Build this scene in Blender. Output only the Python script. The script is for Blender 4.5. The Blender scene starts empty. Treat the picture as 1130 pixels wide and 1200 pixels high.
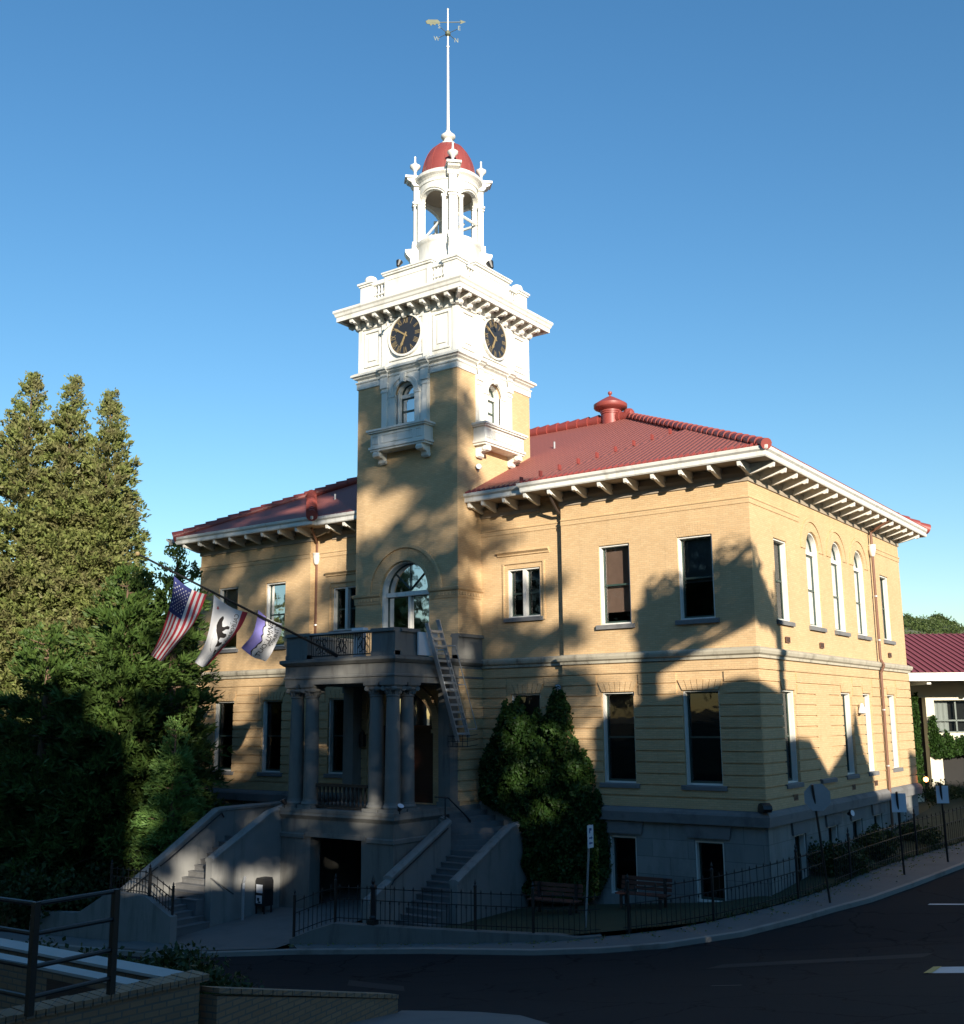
import bpy, bmesh, math, random
import numpy as np
from mathutils import Vector, Matrix
R = math.radians
sc = bpy.context.scene
COL = sc.collection
# ------------------------------------------------------------------ camera
CAM = Vector((12.873, -32.724, 2.982)); YAW, PITCH, ROLL = .62056, .18896, -.00842
fw = Vector((-math.sin(YAW)*math.cos(PITCH), math.cos(YAW)*math.cos(PITCH), math.sin(PITCH)))
rt = Vector((math.cos(YAW), math.sin(YAW), 0)); up = rt.cross(fw)
r2 = rt*math.cos(ROLL)+up*math.sin(ROLL); u2 = up*math.cos(ROLL)-rt*math.sin(ROLL)
cd = bpy.data.cameras.new('camera'); cam = bpy.data.objects.new('camera', cd); COL.objects.link(cam)
m = Matrix.Identity(4)
for i in range(3):
    m[i][0], m[i][1], m[i][2], m[i][3] = r2[i], u2[i], -fw[i], CAM[i]
cam.matrix_world = m
cd.sensor_fit = 'HORIZONTAL'; cd.sensor_width = 36; cd.lens = 36*1270.3/1130
cd.clip_start = .1; cd.clip_end = 5000
sc.camera = cam
# ------------------------------------------------------------------ light
SUN_EL, SUN_AZ = 15.0, 128.0            # azimuth clockwise from +Y
w = bpy.data.worlds.new("World"); sc.world = w; w.use_nodes = True
nt = w.node_tree; bg = nt.nodes['Background']
sky = nt.nodes.new('ShaderNodeTexSky'); sky.sky_type = 'NISHITA'; sky.sun_disc = False
sky.sun_elevation = R(SUN_EL); sky.sun_rotation = R(SUN_AZ)
sky.altitude = 600; sky.air_density = 1.35; sky.dust_density = 0.0; sky.ozone_density = 3.6
hs = nt.nodes.new('ShaderNodeHueSaturation'); hs.inputs['Saturation'].default_value = 1.18; hs.inputs['Value'].default_value = 1.02
nt.links.new(sky.outputs[0], hs.inputs['Color']); nt.links.new(hs.outputs[0], bg.inputs[0]); bg.inputs[1].default_value = .093
sd = bpy.data.lights.new('sun', 'SUN'); sd.energy = 5.0; sd.angle = R(.5); sd.color = (1, .90, .75)
so = bpy.data.objects.new('sun', sd); COL.objects.link(so)
HX, HY = math.sin(R(SUN_AZ)), math.cos(R(SUN_AZ))
sv = Vector((HX*math.cos(R(SUN_EL)), HY*math.cos(R(SUN_EL)), math.sin(R(SUN_EL))))
so.rotation_euler = sv.to_track_quat('Z', 'Y').to_euler(); so.location = (40, -30, 40)
sc.view_settings.view_transform = 'Standard'; sc.view_settings.look = 'None'
sc.view_settings.exposure = 0.90; sc.view_settings.gamma = 1
sc.render.engine = 'CYCLES'
TAN = math.tan(R(SUN_EL))
# ------------------------------------------------------------------ materials
def newmat(name):
    mt = bpy.data.materials.new(name); mt.use_nodes = True
    return mt, mt.node_tree.nodes, mt.node_tree.links, mt.node_tree.nodes['Principled BSDF']
def mix(N, L, a, b, fac, mode='MIX'):
    n = N.new('ShaderNodeMix'); n.data_type = 'RGBA'; n.blend_type = mode
    for s, v in ((6, a), (7, b), (0, fac)):
        if hasattr(v, 'is_linked'): L.new(v, n.inputs[s])
        else: n.inputs[s].default_value = (*v, 1) if isinstance(v, tuple) else v
    return n.outputs[2]
def noise(N, L, vec, scale, detail=4, rough=.6):
    n = N.new('ShaderNodeTexNoise'); n.inputs['Scale'].default_value = scale
    n.inputs['Detail'].default_value = detail; n.inputs['Roughness'].default_value = rough
    if vec is not None: L.new(vec, n.inputs['Vector'])
    return n.outputs[0]
def ramp(N, L, f, a, b, ca=(0, 0, 0), cb=(1, 1, 1)):
    n = N.new('ShaderNodeValToRGB'); n.color_ramp.elements[0].position = a; n.color_ramp.elements[1].position = b
    n.color_ramp.elements[0].color = (*ca, 1); n.color_ramp.elements[1].color = (*cb, 1)
    L.new(f, n.inputs[0]); return n.outputs[0]
def objco(N, L, sx=1, sy=1, sz=1):
    t = N.new('ShaderNodeTexCoord'); mp = N.new('ShaderNodeMapping'); mp.inputs['Scale'].default_value = (sx, sy, sz)
    L.new(t.outputs['Object'], mp.inputs[0]); return mp.outputs[0]
def bump(N, L, B, h, strength, dist=.02):
    b = N.new('ShaderNodeBump'); b.inputs['Strength'].default_value = strength; b.inputs['Distance'].default_value = dist
    L.new(h, b.inputs['Height']); L.new(b.outputs[0], B.inputs['Normal'])
def mat_plain(name, col, rough=.6, metal=0, var=.15, scale=3., bumps=.15, dirt=None, streak=False):
    mt, N, L, B = newmat(name); v = objco(N, L)
    n1 = noise(N, L, v, scale)
    c = mix(N, L, tuple(x*(1-var) for x in col), tuple(min(1, x*(1+var)) for x in col), n1)
    if dirt:
        vs = objco(N, L, 2.2, 2.2, .35) if streak else v
        n2 = ramp(N, L, noise(N, L, vs, 1.3 if streak else .9, 6, .65), .52, .75)
        c = mix(N, L, c, dirt, n2)
    L.new(c, B.inputs['Base Color']); B.inputs['Roughness'].default_value = rough; B.inputs['Metallic'].default_value = metal
    if bumps: bump(N, L, B, noise(N, L, v, scale*12, 5), bumps, .01)
    return mt
def wallvec(N, L):
    t = N.new('ShaderNodeTexCoord'); s = N.new('ShaderNodeSeparateXYZ'); L.new(t.outputs['Object'], s.inputs[0])
    a = N.new('ShaderNodeMath'); a.operation = 'ADD'; L.new(s.outputs[0], a.inputs[0]); L.new(s.outputs[1], a.inputs[1])
    c = N.new('ShaderNodeCombineXYZ'); L.new(a.outputs[0], c.inputs[0]); L.new(s.outputs[2], c.inputs[1]); return c.outputs[0], t.outputs['Object']
def mat_brick(name, c1, c2, mortar, bw=.2, bh=.0675, ms=.007, var=.22, rough=.85, bs=.5, dirt=(.22, .15, .08)):
    mt, N, L, B = newmat(name); v, o = wallvec(N, L)
    b = N.new('ShaderNodeTexBrick'); L.new(v, b.inputs['Vector'])
    b.inputs['Scale'].default_value = 1; b.inputs['Brick Width'].default_value = bw; b.inputs['Row Height'].default_value = bh
    b.inputs['Mortar Size'].default_value = ms; b.inputs['Bias'].default_value = 0
    b.inputs['Color1'].default_value = (*c1, 1); b.inputs['Color2'].default_value = (*c2, 1); b.inputs['Mortar'].default_value = (*mortar, 1)
    c = mix(N, L, (1-var,)*3, (1+var*.6,)*3, noise(N, L, o, .7, 5), 'MIX')
    c = mix(N, L, b.outputs[0], c, 1.0, 'MULTIPLY')
    mp = N.new('ShaderNodeMapping'); L.new(v, mp.inputs[0]); mp.inputs['Scale'].default_value = (.9, 14, 1)
    rows = ramp(N, L, noise(N, L, mp.outputs[0], 1.0, 3), .4, .65)     # courses that differ in tone
    c = mix(N, L, c, tuple(x*.8 for x in c1), mix(N, L, (0, 0, 0), (.45, .45, .45), rows))
    mp2 = N.new('ShaderNodeMapping'); L.new(v, mp2.inputs[0]); mp2.inputs['Scale'].default_value = (2.2, .25, 1)
    st = ramp(N, L, noise(N, L, mp2.outputs[0], 1.1, 6, .7), .58, .8)
    c = mix(N, L, c, dirt, mix(N, L, (0, 0, 0), (.35, .35, .35), st))
    L.new(c, B.inputs['Base Color']); B.inputs['Roughness'].default_value = rough
    h = N.new('ShaderNodeMath'); h.operation = 'SUBTRACT'; h.inputs[0].default_value = 1; L.new(b.outputs[1], h.inputs[1])
    bump(N, L, B, h.outputs[0], bs, .008)
    return mt
def mat_block(name, c1, c2, mortar, bw, bh, ms=.012, dirt=(.08, .08, .08)):
    mt, N, L, B = newmat(name); v, o = wallvec(N, L)
    b = N.new('ShaderNodeTexBrick'); L.new(v, b.inputs['Vector'])
    b.inputs['Scale'].default_value = 1; b.inputs['Brick Width'].default_value = bw; b.inputs['Row Height'].default_value = bh
    b.inputs['Mortar Size'].default_value = ms; b.inputs['Mortar Smooth'].default_value = .3
    b.inputs['Color1'].default_value = (*c1, 1); b.inputs['Color2'].default_value = (*c2, 1); b.inputs['Mortar'].default_value = (*mortar, 1)
    mp = N.new('ShaderNodeMapping'); L.new(o, mp.inputs[0]); mp.inputs['Scale'].default_value = (1.5, 1.5, .4)
    c = mix(N, L, b.outputs[0], dirt, mix(N, L, (0, 0, 0), (.6, .6, .6), ramp(N, L, noise(N, L, mp.outputs[0], 1.2, 7, .7), .45, .8)))
    L.new(c, B.inputs['Base Color']); B.inputs['Roughness'].default_value = .85
    bump(N, L, B, noise(N, L, o, 9, 7), .35, .03); return mt
def mat_roof(name, axis, col, pitch=.22, course=.38):
    mt, N, L, B = newmat(name)
    t = N.new('ShaderNodeTexCoord'); s = N.new('ShaderNodeSeparateXYZ'); L.new(t.outputs['Object'], s.inputs[0])
    def mth(op, a, b):
        n = N.new('ShaderNodeMath'); n.operation = op
        for i, v in enumerate((a, b)):
            if hasattr(v, 'is_linked'): L.new(v, n.inputs[i])
            else: n.inputs[i].default_value = v
        return n.outputs[0]
    x = s.outputs[axis]; z = s.outputs[2]
    rib = mth('ABSOLUTE', mth('SINE', mth('MULTIPLY', x, math.pi/pitch), 0), 0)
    fr = mth('FRACT', mth('MULTIPLY', z, 1/(course*.447)), 0)
    h = mth('ADD', rib, mth('MULTIPLY', mth('SUBTRACT', 1, fr), .5))
    v = objco(N, L)
    c = mix(N, L, tuple(k*.66 for k in col), tuple(min(1, k*1.3) for k in col), ramp(N, L, noise(N, L, objco(N, L, 2.5, .5, .5) if axis == 0 else objco(N, L, .5, 2.5, .5), 1.3, 7, .75), .3, .7))
    c = mix(N, L, c, tuple(k*.62 for k in col), ramp(N, L, rib, .35, .0))
    c = mix(N, L, c, tuple(k*.72 for k in col), ramp(N, L, fr, .12, .0))
    L.new(c, B.inputs['Base Color']); B.inputs['Roughness'].default_value = .7
    bump(N, L, B, h, .8, .04); return mt
def mat_leaf(name, c1, c2, c3, trans=.25, rough=.55):
    mt, N, L, B = newmat(name)
    g = N.new('ShaderNodeNewGeometry'); v = objco(N, L)
    c = mix(N, L, c1, c2, g.outputs['Random Per Island'])
    c = mix(N, L, c, c3, ramp(N, L, noise(N, L, v, .9, 3), .45, .62))
    L.new(c, B.inputs['Base Color']); B.inputs['Roughness'].default_value = rough
    B.inputs['Specular IOR Level'].default_value = .25
    tr = N.new('ShaderNodeBsdfTranslucent'); L.new(c, tr.inputs[0])
    mx = N.new('ShaderNodeMixShader'); mx.inputs[0].default_value = trans
    L.new(B.outputs[0], mx.inputs[1]); L.new(tr.outputs[0], mx.inputs[2])
    L.new(mx.outputs[0], N['Material Output'].inputs[0]); return mt
def mat_glass(name):
    mt, N, L, B = newmat(name)
    N.remove(B); tr = N.new('ShaderNodeBsdfTransparent'); tr.inputs[0].default_value = (.62, .66, .66, 1)
    gl = N.new('ShaderNodeBsdfGlossy'); gl.inputs['Roughness'].default_value = .03
    fr = N.new('ShaderNodeFresnel'); fr.inputs[0].default_value = 1.7
    b = N.new('ShaderNodeBump'); b.inputs['Strength'].default_value = .05; b.inputs['Distance'].default_value = .05
    L.new(noise(N, L, objco(N, L), 1.5, 2), b.inputs['Height']); L.new(b.outputs[0], gl.inputs['Normal'])
    mx = N.new('ShaderNodeMixShader'); L.new(fr.outputs[0], mx.inputs[0]); L.new(tr.outputs[0], mx.inputs[1]); L.new(gl.outputs[0], mx.inputs[2])
    L.new(mx.outputs[0], N['Material Output'].inputs[0]); return mt
def mat_emit(name, col, s):
    mt, N, L, B = newmat(name); B.inputs['Base Color'].default_value = (*col, 1)
    B.inputs['Emission Color'].default_value = (*col, 1); B.inputs['Emission Strength'].default_value = s; return mt
M = {}
M['brick'] = mat_brick('yellow_brick', (.65, .45, .245), (.57, .38, .195), (.45, .33, .19))
M['stone'] = mat_plain('cast_stone', (.17, .168, .155), .85, dirt=(.10, .095, .085), streak=True, scale=2)
M['belt'] = mat_plain('belt_stone', (.42, .385, .30), .85, dirt=(.16, .14, .11), streak=True, scale=2)
M['ledge'] = mat_plain('ledge_stone', (.17, .17, .17), .9, dirt=(.07, .07, .07), scale=2, bumps=.5)
M['base'] = mat_block('basement_stone', (.25, .26, .25), (.20, .21, .205), (.14, .14, .14), 1.25, .55)
M['stucco'] = mat_plain('stained_stucco', (.215, .215, .205), .9, dirt=(.13, .13, .12), streak=True, scale=1.5, bumps=.3)
M['white'] = mat_plain('white_paint', (.70, .69, .64), .5, var=.04, dirt=(.50, .48, .42), streak=True, bumps=.06)
M['soffit'] = mat_plain('soffit_paint', (.34, .28, .21), .7, var=.1)
M['roofx'] = mat_roof('red_metal_tile_front', 0, (.38, .115, .092))
M['roofy'] = mat_roof('red_metal_tile_side', 1, (.38, .115, .092))
M['redmetal'] = mat_plain('red_painted_metal', (.24, .048, .04), .48, var=.12, bumps=.03)
M['dome'] = mat_plain('dome_red', (.22, .045, .038), .5, var=.18, bumps=.05, dirt=(.28, .07, .06), streak=True)
M['sash'] = mat_plain('dark_green_sash', (.035, .06, .05), .4, var=.1, bumps=0)
M['glass'] = mat_glass('window_glass')
M['dark'] = mat_plain('dark_interior', (.018, .017, .016), .9, bumps=0)
M['blind'] = mat_plain('grey_blind', (.34, .35, .37), .8, var=.08)
M['curtain'] = mat_plain('pink_curtain', (.42, .25, .19), .8, var=.2)
M['paleblind'] = mat_plain('pale_blind', (.5, .5, .47), .8, var=.08)
M['iron'] = mat_plain('black_iron', (.015, .015, .016), .45, var=.2, bumps=.05)
M['pipe'] = mat_plain('downpipe_paint', (.16, .075, .045), .5, var=.2)
M['darkpipe'] = mat_plain('dark_downpipe', (.035, .025, .02), .45)
M['gold'] = mat_plain('gold_leaf', (.34, .25, .12), .4, metal=.2, var=.1, bumps=0)
M['clock'] = mat_plain('clock_black', (.02, .022, .028), .35, bumps=0)
M['alu'] = mat_plain('aluminium', (.55, .57, .58), .4, metal=.6, var=.08, bumps=0)
M['galv'] = mat_plain('galvanised_steel', (.40, .41, .42), .5, metal=.5)
M['wood'] = mat_plain('dark_wood', (.05, .016, .008), .5, var=.3)
M['redwood'] = mat_plain('redwood_bench', (.12, .045, .03), .7, var=.25)
def mat_asphalt(name):
    mt, N, L, B = newmat(name); v = objco(N, L)
    c = mix(N, L, (.014, .0145, .016), (.026, .026, .028), noise(N, L, v, .25, 6, .7))
    c = mix(N, L, c, (.045, .045, .045), mix(N, L, (0, 0, 0), (.5, .5, .5), ramp(N, L, noise(N, L, v, 60, 2), .6, .75)))
    vo = N.new('ShaderNodeTexVoronoi'); vo.feature = 'DISTANCE_TO_EDGE'; vo.inputs['Scale'].default_value = .33
    w2 = N.new('ShaderNodeVectorMath'); w2.operation = 'MULTIPLY_ADD'; L.new(v, w2.inputs[0]); w2.inputs[1].default_value = (1, 1, 1)
    n3 = N.new('ShaderNodeTexNoise'); n3.inputs['Scale'].default_value = 1.2; n3.inputs['Detail'].default_value = 6; L.new(v, n3.inputs['Vector']); L.new(n3.outputs[1], w2.inputs[2]); L.new(w2.outputs[0], vo.inputs['Vector'])
    c = mix(N, L, (.007, .007, .008), c, ramp(N, L, vo.outputs[0], .004, .012))
    L.new(c, B.inputs['Base Color']); B.inputs['Roughness'].default_value = .95; B.inputs['Specular IOR Level'].default_value = .12
    bump(N, L, B, noise(N, L, v, 30, 5), .5, .01); return mt
M['asphalt'] = mat_asphalt('asphalt')
M['patch'] = mat_plain('asphalt_patch', (.013, .013, .014), .95, bumps=.4)
M['patina'] = mat_plain('weathered_bronze', (.13, .14, .09), .5, metal=.3, var=.2, bumps=0)
M['concrete'] = mat_plain('pavement_concrete', (.14, .14, .135), .9, var=.12, scale=1.2, bumps=.3, dirt=(.10, .10, .095))
M['kerb'] = mat_plain('kerb_concrete', (.25, .235, .21), .9, dirt=(.13, .10, .08))
M['paint'] = mat_plain('road_paint', (.62, .62, .60), .7, var=.1, dirt=(.25, .25, .25))
M['ypaint'] = mat_plain('yellow_road_paint', (.55, .42, .12), .7)
M['lawn'] = mat_plain('lawn_soil', (.035, .045, .02), .95, var=.4, scale=2, bumps=.6)
M['ground'] = mat_plain('earth', (.07, .065, .035), .95, var=.4, scale=.4, bumps=.5)
M['bark'] = mat_plain('bark', (.13, .085, .055), .95, var=.4, scale=6, bumps=.8)
M['conifer'] = mat_leaf('conifer_foliage', (.13, .17, .045), (.24, .26, .085), (.19, .18, .08), .25)
M['deodar'] = mat_leaf('deodar_foliage', (.04, .085, .018), (.10, .16, .035), (.05, .085, .02), .25)
M['bright'] = mat_leaf('young_conifer_foliage', (.12, .24, .06), (.18, .30, .08), (.14, .24, .06), .3)
M['ivy'] = mat_leaf('ivy_leaves', (.015, .045, .008), (.045, .09, .016), (.022, .055, .01), .15, .55)
M['shrub'] = mat_leaf('shrub_leaves', (.03, .05, .015), (.06, .085, .025), (.035, .06, .02), .2)
M['oak'] = mat_leaf('oak_leaves', (.05, .08, .02), (.08, .11, .03), (.05, .07, .02), .2)
M['hill'] = mat_plain('hill_scrub', (.10, .11, .06), .95, var=.45, scale=.06, bumps=.3, dirt=(.17, .15, .09))
M['rbrick'] = mat_brick('planter_brick', (.34, .22, .13), (.27, .17, .10), (.15, .13, .11), .21, .075, .011)
M['cream'] = mat_plain('cream_stucco', (.62, .57, .44), .85, var=.06)
M['maroon'] = mat_plain('maroon_seam_roof', (.21, .05, .055), .5, var=.1)
M['step'] = mat_plain('worn_step_concrete', (.14, .14, .14), .9, dirt=(.08, .08, .08))
M['red'] = mat_plain('flag_red', (.50, .04, .06), .8, var=.1, bumps=0)
M['fwhite'] = mat_plain('flag_white', (.74, .74, .76), .8, var=.05, bumps=0)
M['fblue'] = mat_plain('flag_blue', (.03, .04, .16), .8, bumps=0)
M['viol'] = mat_plain('flag_violet', (.28, .25, .66), .8, var=.15, bumps=0)
M['fblack'] = mat_plain('flag_black', (.02, .015, .015), .8, bumps=0)
M['cloth'] = mat_plain('white_cloth', (.68, .70, .72), .8, var=.1)
M['signw'] = mat_plain('sign_white', (.62, .66, .72), .5, var=.05, bumps=0)
M['signb'] = mat_plain('sign_blue', (.03, .08, .25), .5, bumps=0)
M['carblue'] = mat_plain('car_paint_blue', (.06, .09, .17), .25, bumps=0)
M['carwhite'] = mat_plain('car_paint_silver', (.5, .5, .5), .25, bumps=0)
M['rubber'] = mat_plain('tyre_rubber', (.02, .02, .02), .8)
M['lamp'] = mat_emit('lamp_glow', (1, .36, .10), 6)
M['housew'] = mat_plain('house_siding', (.45, .42, .36), .8)
M['houser'] = mat_plain('house_shingles', (.10, .09, .085), .9)
M['soil'] = mat_plain('planter_mulch', (.09, .05, .035), .95, var=.4, scale=5, bumps=.7)
M['bluestone'] = mat_plain('wall_coping', (.42, .42, .40), .85, var=.12)
# ------------------------------------------------------------------ builders
WL = {}
def place(o, parent):
    if parent: o.parent = parent
def thing(name, label, cat, loc=(0, 0, 0), group=None):
    o = bpy.data.objects.new(name, None); COL.objects.link(o); o.location = loc; o.empty_display_size = .3
    WL[o.name] = Vector(loc); o['label'] = label; o['category'] = cat
    if group: o['group'] = group
    return o
def tag(o, label, cat, group=None):
    o['label'] = label; o['category'] = cat
    if group: o['group'] = group
    return o
def struct(o, kind='structure', label=None, cat=None):
    o['kind'] = kind
    if label: o['label'] = label
    if cat: o['category'] = cat
    return o
class MB:
    def __init__(s): s.v = []; s.f = []; s.mi = []; s.cur = 0; s.F = None
    def P(s, p):
        if s.F: p = s.F(*p)
        s.v.append(tuple(p)); return len(s.v)-1
    def face(s, pts):
        s.f.append([s.P(p) for p in pts]); s.mi.append(s.cur)
    def box(s, a, b):
        x0, y0, z0 = a; x1, y1, z1 = b
        i = [s.P(p) for p in ((x0, y0, z0), (x1, y0, z0), (x1, y1, z0), (x0, y1, z0), (x0, y0, z1), (x1, y0, z1), (x1, y1, z1), (x0, y1, z1))]
        for q in ((0, 3, 2, 1), (4, 5, 6, 7), (0, 1, 5, 4), (1, 2, 6, 5), (2, 3, 7, 6), (3, 0, 4, 7)):
            s.f.append([i[k] for k in q]); s.mi.append(s.cur)
    def prism(s, poly, fn, t0, t1):
        """poly: 2-D points; fn(a,b,t)->point"""
        n = len(poly); A = [s.P(fn(a, b, t0)) for a, b in poly]; B = [s.P(fn(a, b, t1)) for a, b in poly]
        s.f.append(A[::-1]); s.f.append(B); s.mi += [s.cur]*2
        for k in range(n):
            s.f.append([A[k], A[(k+1) % n], B[(k+1) % n], B[k]]); s.mi.append(s.cur)
    def tube(s, p, q, r, r2_=None, n=8, cap=True):
        p = Vector(p); q = Vector(q); d = (q-p)
        if d.length < 1e-6: return
        d.normalize(); a = d.orthogonal().normalized(); b = d.cross(a); r2_ = r if r2_ is None else r2_
        A = []; B = []
        for k in range(n):
            t = 2*math.pi*k/n; o = a*math.cos(t)+b*math.sin(t)
            A.append(s.P(p+o*r)); B.append(s.P(q+o*r2_))
        for k in range(n): s.f.append([A[k], A[(k+1) % n], B[(k+1) % n], B[k]]); s.mi.append(s.cur)
        if cap: s.f.append(A[::-1]); s.f.append(B); s.mi += [s.cur]*2
    def path(s, pts, r, n=6):
        for a, b in zip(pts, pts[1:]): s.tube(a, b, r, n=n)
    def lathe(s, prof, c=(0, 0), n=24, axis=None, a0=0, a1=2*math.pi):
        full = abs(a1-a0-2*math.pi) < 1e-6; m_ = n if full else n+1; rings = []
        for r, z in prof:
            rings.append([s.P((c[0]+r*math.cos(a0+(a1-a0)*k/n), c[1]+r*math.sin(a0+(a1-a0)*k/n), z)) for k in range(m_)])
        for A, B in zip(rings, rings[1:]):
            for k in range(n):
                s.f.append([A[k], A[(k+1) % m_], B[(k+1) % m_], B[k]]); s.mi.append(s.cur)
    def loft(s, rows):
        R_ = [[s.P(p) for p in r] for r in rows]
        for A, B in zip(R_, R_[1:]):
            for k in range(len(A)-1): s.f.append([A[k], A[k+1], B[k+1], B[k]]); s.mi.append(s.cur)
    def build(s, name, mat, parent=None, smooth=False, recalc=True):
        me = bpy.data.meshes.new(name); off = Vector((0, 0, 0))
        if parent is not None: off = WL.get(parent.name, Vector((0, 0, 0)))
        me.from_pydata([(x-off.x, y-off.y, z-off.z) for x, y, z in s.v], [], s.f)
        mats = mat if isinstance(mat, (list, tuple)) else [mat]
        for k in mats: me.materials.append(M[k] if isinstance(k, str) else k)
        if len(mats) > 1: me.polygons.foreach_set('material_index', s.mi)
        if smooth: me.polygons.foreach_set('use_smooth', [True]*len(me.polygons))
        if recalc:
            bm = bmesh.new(); bm.from_mesh(me); bmesh.ops.recalc_face_normals(bm, faces=bm.faces); bm.to_mesh(me); bm.free()
        me.update()
        o = bpy.data.objects.new(name, me); COL.objects.link(o)
        if parent is not None: o.parent = parent
        WL[o.name] = off
        if smooth:
            try: me.set_sharp_from_angle(angle=R(40))
            except Exception: pass
        return o
def np_mesh(name, verts, k, mat, parent=None, loc=None):
    """verts: (n*k,3) array of n separate k-gons"""
    off = WL.get(parent.name, Vector((0, 0, 0))) if parent is not None else Vector((0, 0, 0))
    v = np.asarray(verts, np.float32)-np.array(off, np.float32)
    n = len(v)//k; me = bpy.data.meshes.new(name)
    me.vertices.add(len(v)); me.vertices.foreach_set('co', v.ravel())
    me.loops.add(n*k); me.loops.foreach_set('vertex_index', np.arange(n*k, dtype=np.int32))
    me.polygons.add(n); me.polygons.foreach_set('loop_start', np.arange(0, n*k, k, dtype=np.int32)); me.polygons.foreach_set('loop_total', np.full(n, k, np.int32))
    me.materials.append(M[mat]); me.update(calc_edges=True); me.validate()
    o = bpy.data.objects.new(name, me); COL.objects.link(o)
    if parent is not None: o.parent = parent
    WL[o.name] = off; return o
def Fr(ox, oy, ux, uy, nx, ny): return lambda u, d, z: (ox+ux*u+nx*d, oy+uy*u+ny*d, z)
# ------------------------------------------------------------------ ground heights
def gz(x, y):
    if y > 60: y = 60+(y-60)*.1
    x_, y_ = max(-60, min(60, x)), max(-70, y)
    s = .43*x_-.9*y_
    z = -2.335+.045*x_+.065*y_
    if x_ < -12: z = max(z, -3.7)
    if y_ > 22: z = min(z, -.6)
    t = max(0, min(s, 70)-5)
    return z+.2*t*t/(t+3)
CURB = [(-60, -24), (-40, -17.5), (-26, -13.8), (-18, -11.8), (-14.1, -10.8), (-10.5, -9.35), (-6.66, -8.17), (-3.6, -7.5), (-2.0, -6.85), (-.55, -5.9), (.85, -4.27), (1.7, -2.4), (2.2, -1.0), (2.83, .5), (3.42, 2.8), (4.17, 6.2), (5.2, 12), (6.6, 20), (10, 36), (20, 80)]
def refine(pl, step):
    out = []
    for (a, b), (c, d) in zip(pl, pl[1:]):
        n = max(1, int(math.hypot(c-a, d-b)/step))
        for k in range(n): out.append((a+(c-a)*k/n, b+(d-b)*k/n))
    out.append(pl[-1]); return out
def offset(pl, dist):
    out = []
    for i, p in enumerate(pl):
        a = pl[max(0, i-1)]; b = pl[min(len(pl)-1, i+1)]
        dx, dy = b[0]-a[0], b[1]-a[1]; l = math.hypot(dx, dy)
        out.append((p[0]+dy/l*dist, p[1]-dx/l*dist))
    return out
CR = refine(CURB, .8)
g = MB(); xs = sorted(set(list(np.arange(-90, 91, 3.))+[-1600, -900, -500, -300, -180, -120, 120, 180, 300, 500, 900, 1600]))
g.loft([[(x, y, gz(x, y)-(1.3 if -12.5 < x < 2 and -9.5 < y < 2 else .6)) for x in xs] for y in xs]); struct(g.build('ground', 'ground'))
b = MB(); rows = []
for d in (0, .5, 1, 1.6, 2.4, 3.4, 4.6, 6, 7.6, 9.4, 11.4, 13.6, 16, 19, 22):
    rows.append([(x, y, gz(x, y)-.13) for x, y in offset(CR, d)])
b.loft(rows); struct(b.build('road', 'asphalt'))
# kerb with pavement behind
kb = MB(); rows = []
for d, dz in ((.02, -.3), (.0, -.01), (-.02, 0), (-.15, 0), (-.152, -.02)): rows.append([(x, y, gz(x, y)+dz) for x, y in offset(CR, d)])
kb.loft(rows); struct(kb.build('kerb', 'kerb'))
fc = MB(); fy = list(np.arange(-11.2, 4, .6))
KI = offset(CR, -.16)
def ky(x): return float(np.interp(x, [k[0] for k in KI], [k[1] for k in KI]))
fc.loft([[(x, ky(x)+(1.0-ky(x))*t, gz(x, ky(x)+(1.0-ky(x))*t)+.02) for x in np.arange(-16.6, -10.9, .6)] for t in np.linspace(0, 1, 20)]); struct(fc.build('forecourt', 'concrete'))
def strip(pts, name, mat, off=.004, base=None):
    b = MB(); n = 12
    (a, bb, c, d) = pts
    rows = []
    for i in range(n+1):
        t = i/n; p = (a[0]+(d[0]-a[0])*t, a[1]+(d[1]-a[1])*t); q = (bb[0]+(c[0]-bb[0])*t, bb[1]+(c[1]-bb[1])*t)
        rows.append([(p[0]+(q[0]-p[0])*k/3, p[1]+(q[1]-p[1])*k/3, gz(p[0]+(q[0]-p[0])*k/3, p[1]+(q[1]-p[1])*k/3)-.13+off) for k in range(4)])
    b.loft(rows); return b.build(name, mat)
struct(strip([(4.4, .45), (4.42, .6), (9.5, 1.6), (9.5, 1.45)], 'lane_line', 'paint', .012))
struct(strip([(7.05, -10.3), (6.86, -8.9), (14, -8.0), (14, -10.1)], 'crossing_band', 'paint', .012))
struct(strip([(6.98, -10.35), (7.12, -10.3), (6.95, -8.85), (6.8, -8.9)], 'crossing_edge_line', 'ypaint', .02))
struct(strip([(3.8, -12.9), (4.35, -12.75), (4.37, -12.68), (3.82, -12.83)], 'faded_road_mark', 'concrete', .012))

def patch(pts):
    q = MB(); q.loft([[(x, y, gz(x, y)-.13+.006) for x, y in row] for row in pts]); return q
struct(patch([[(-6+2.6*i/6+.3*j, -12-.35*j-.18*i) for i in range(7)] for j in range(4)]).build('road_patch', 'patch'))
struct(patch([[(2+.5*i, -8.2-.3*j+.32*i) for i in range(9)] for j in range(4)]).build('road_patch', 'patch'))
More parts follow.
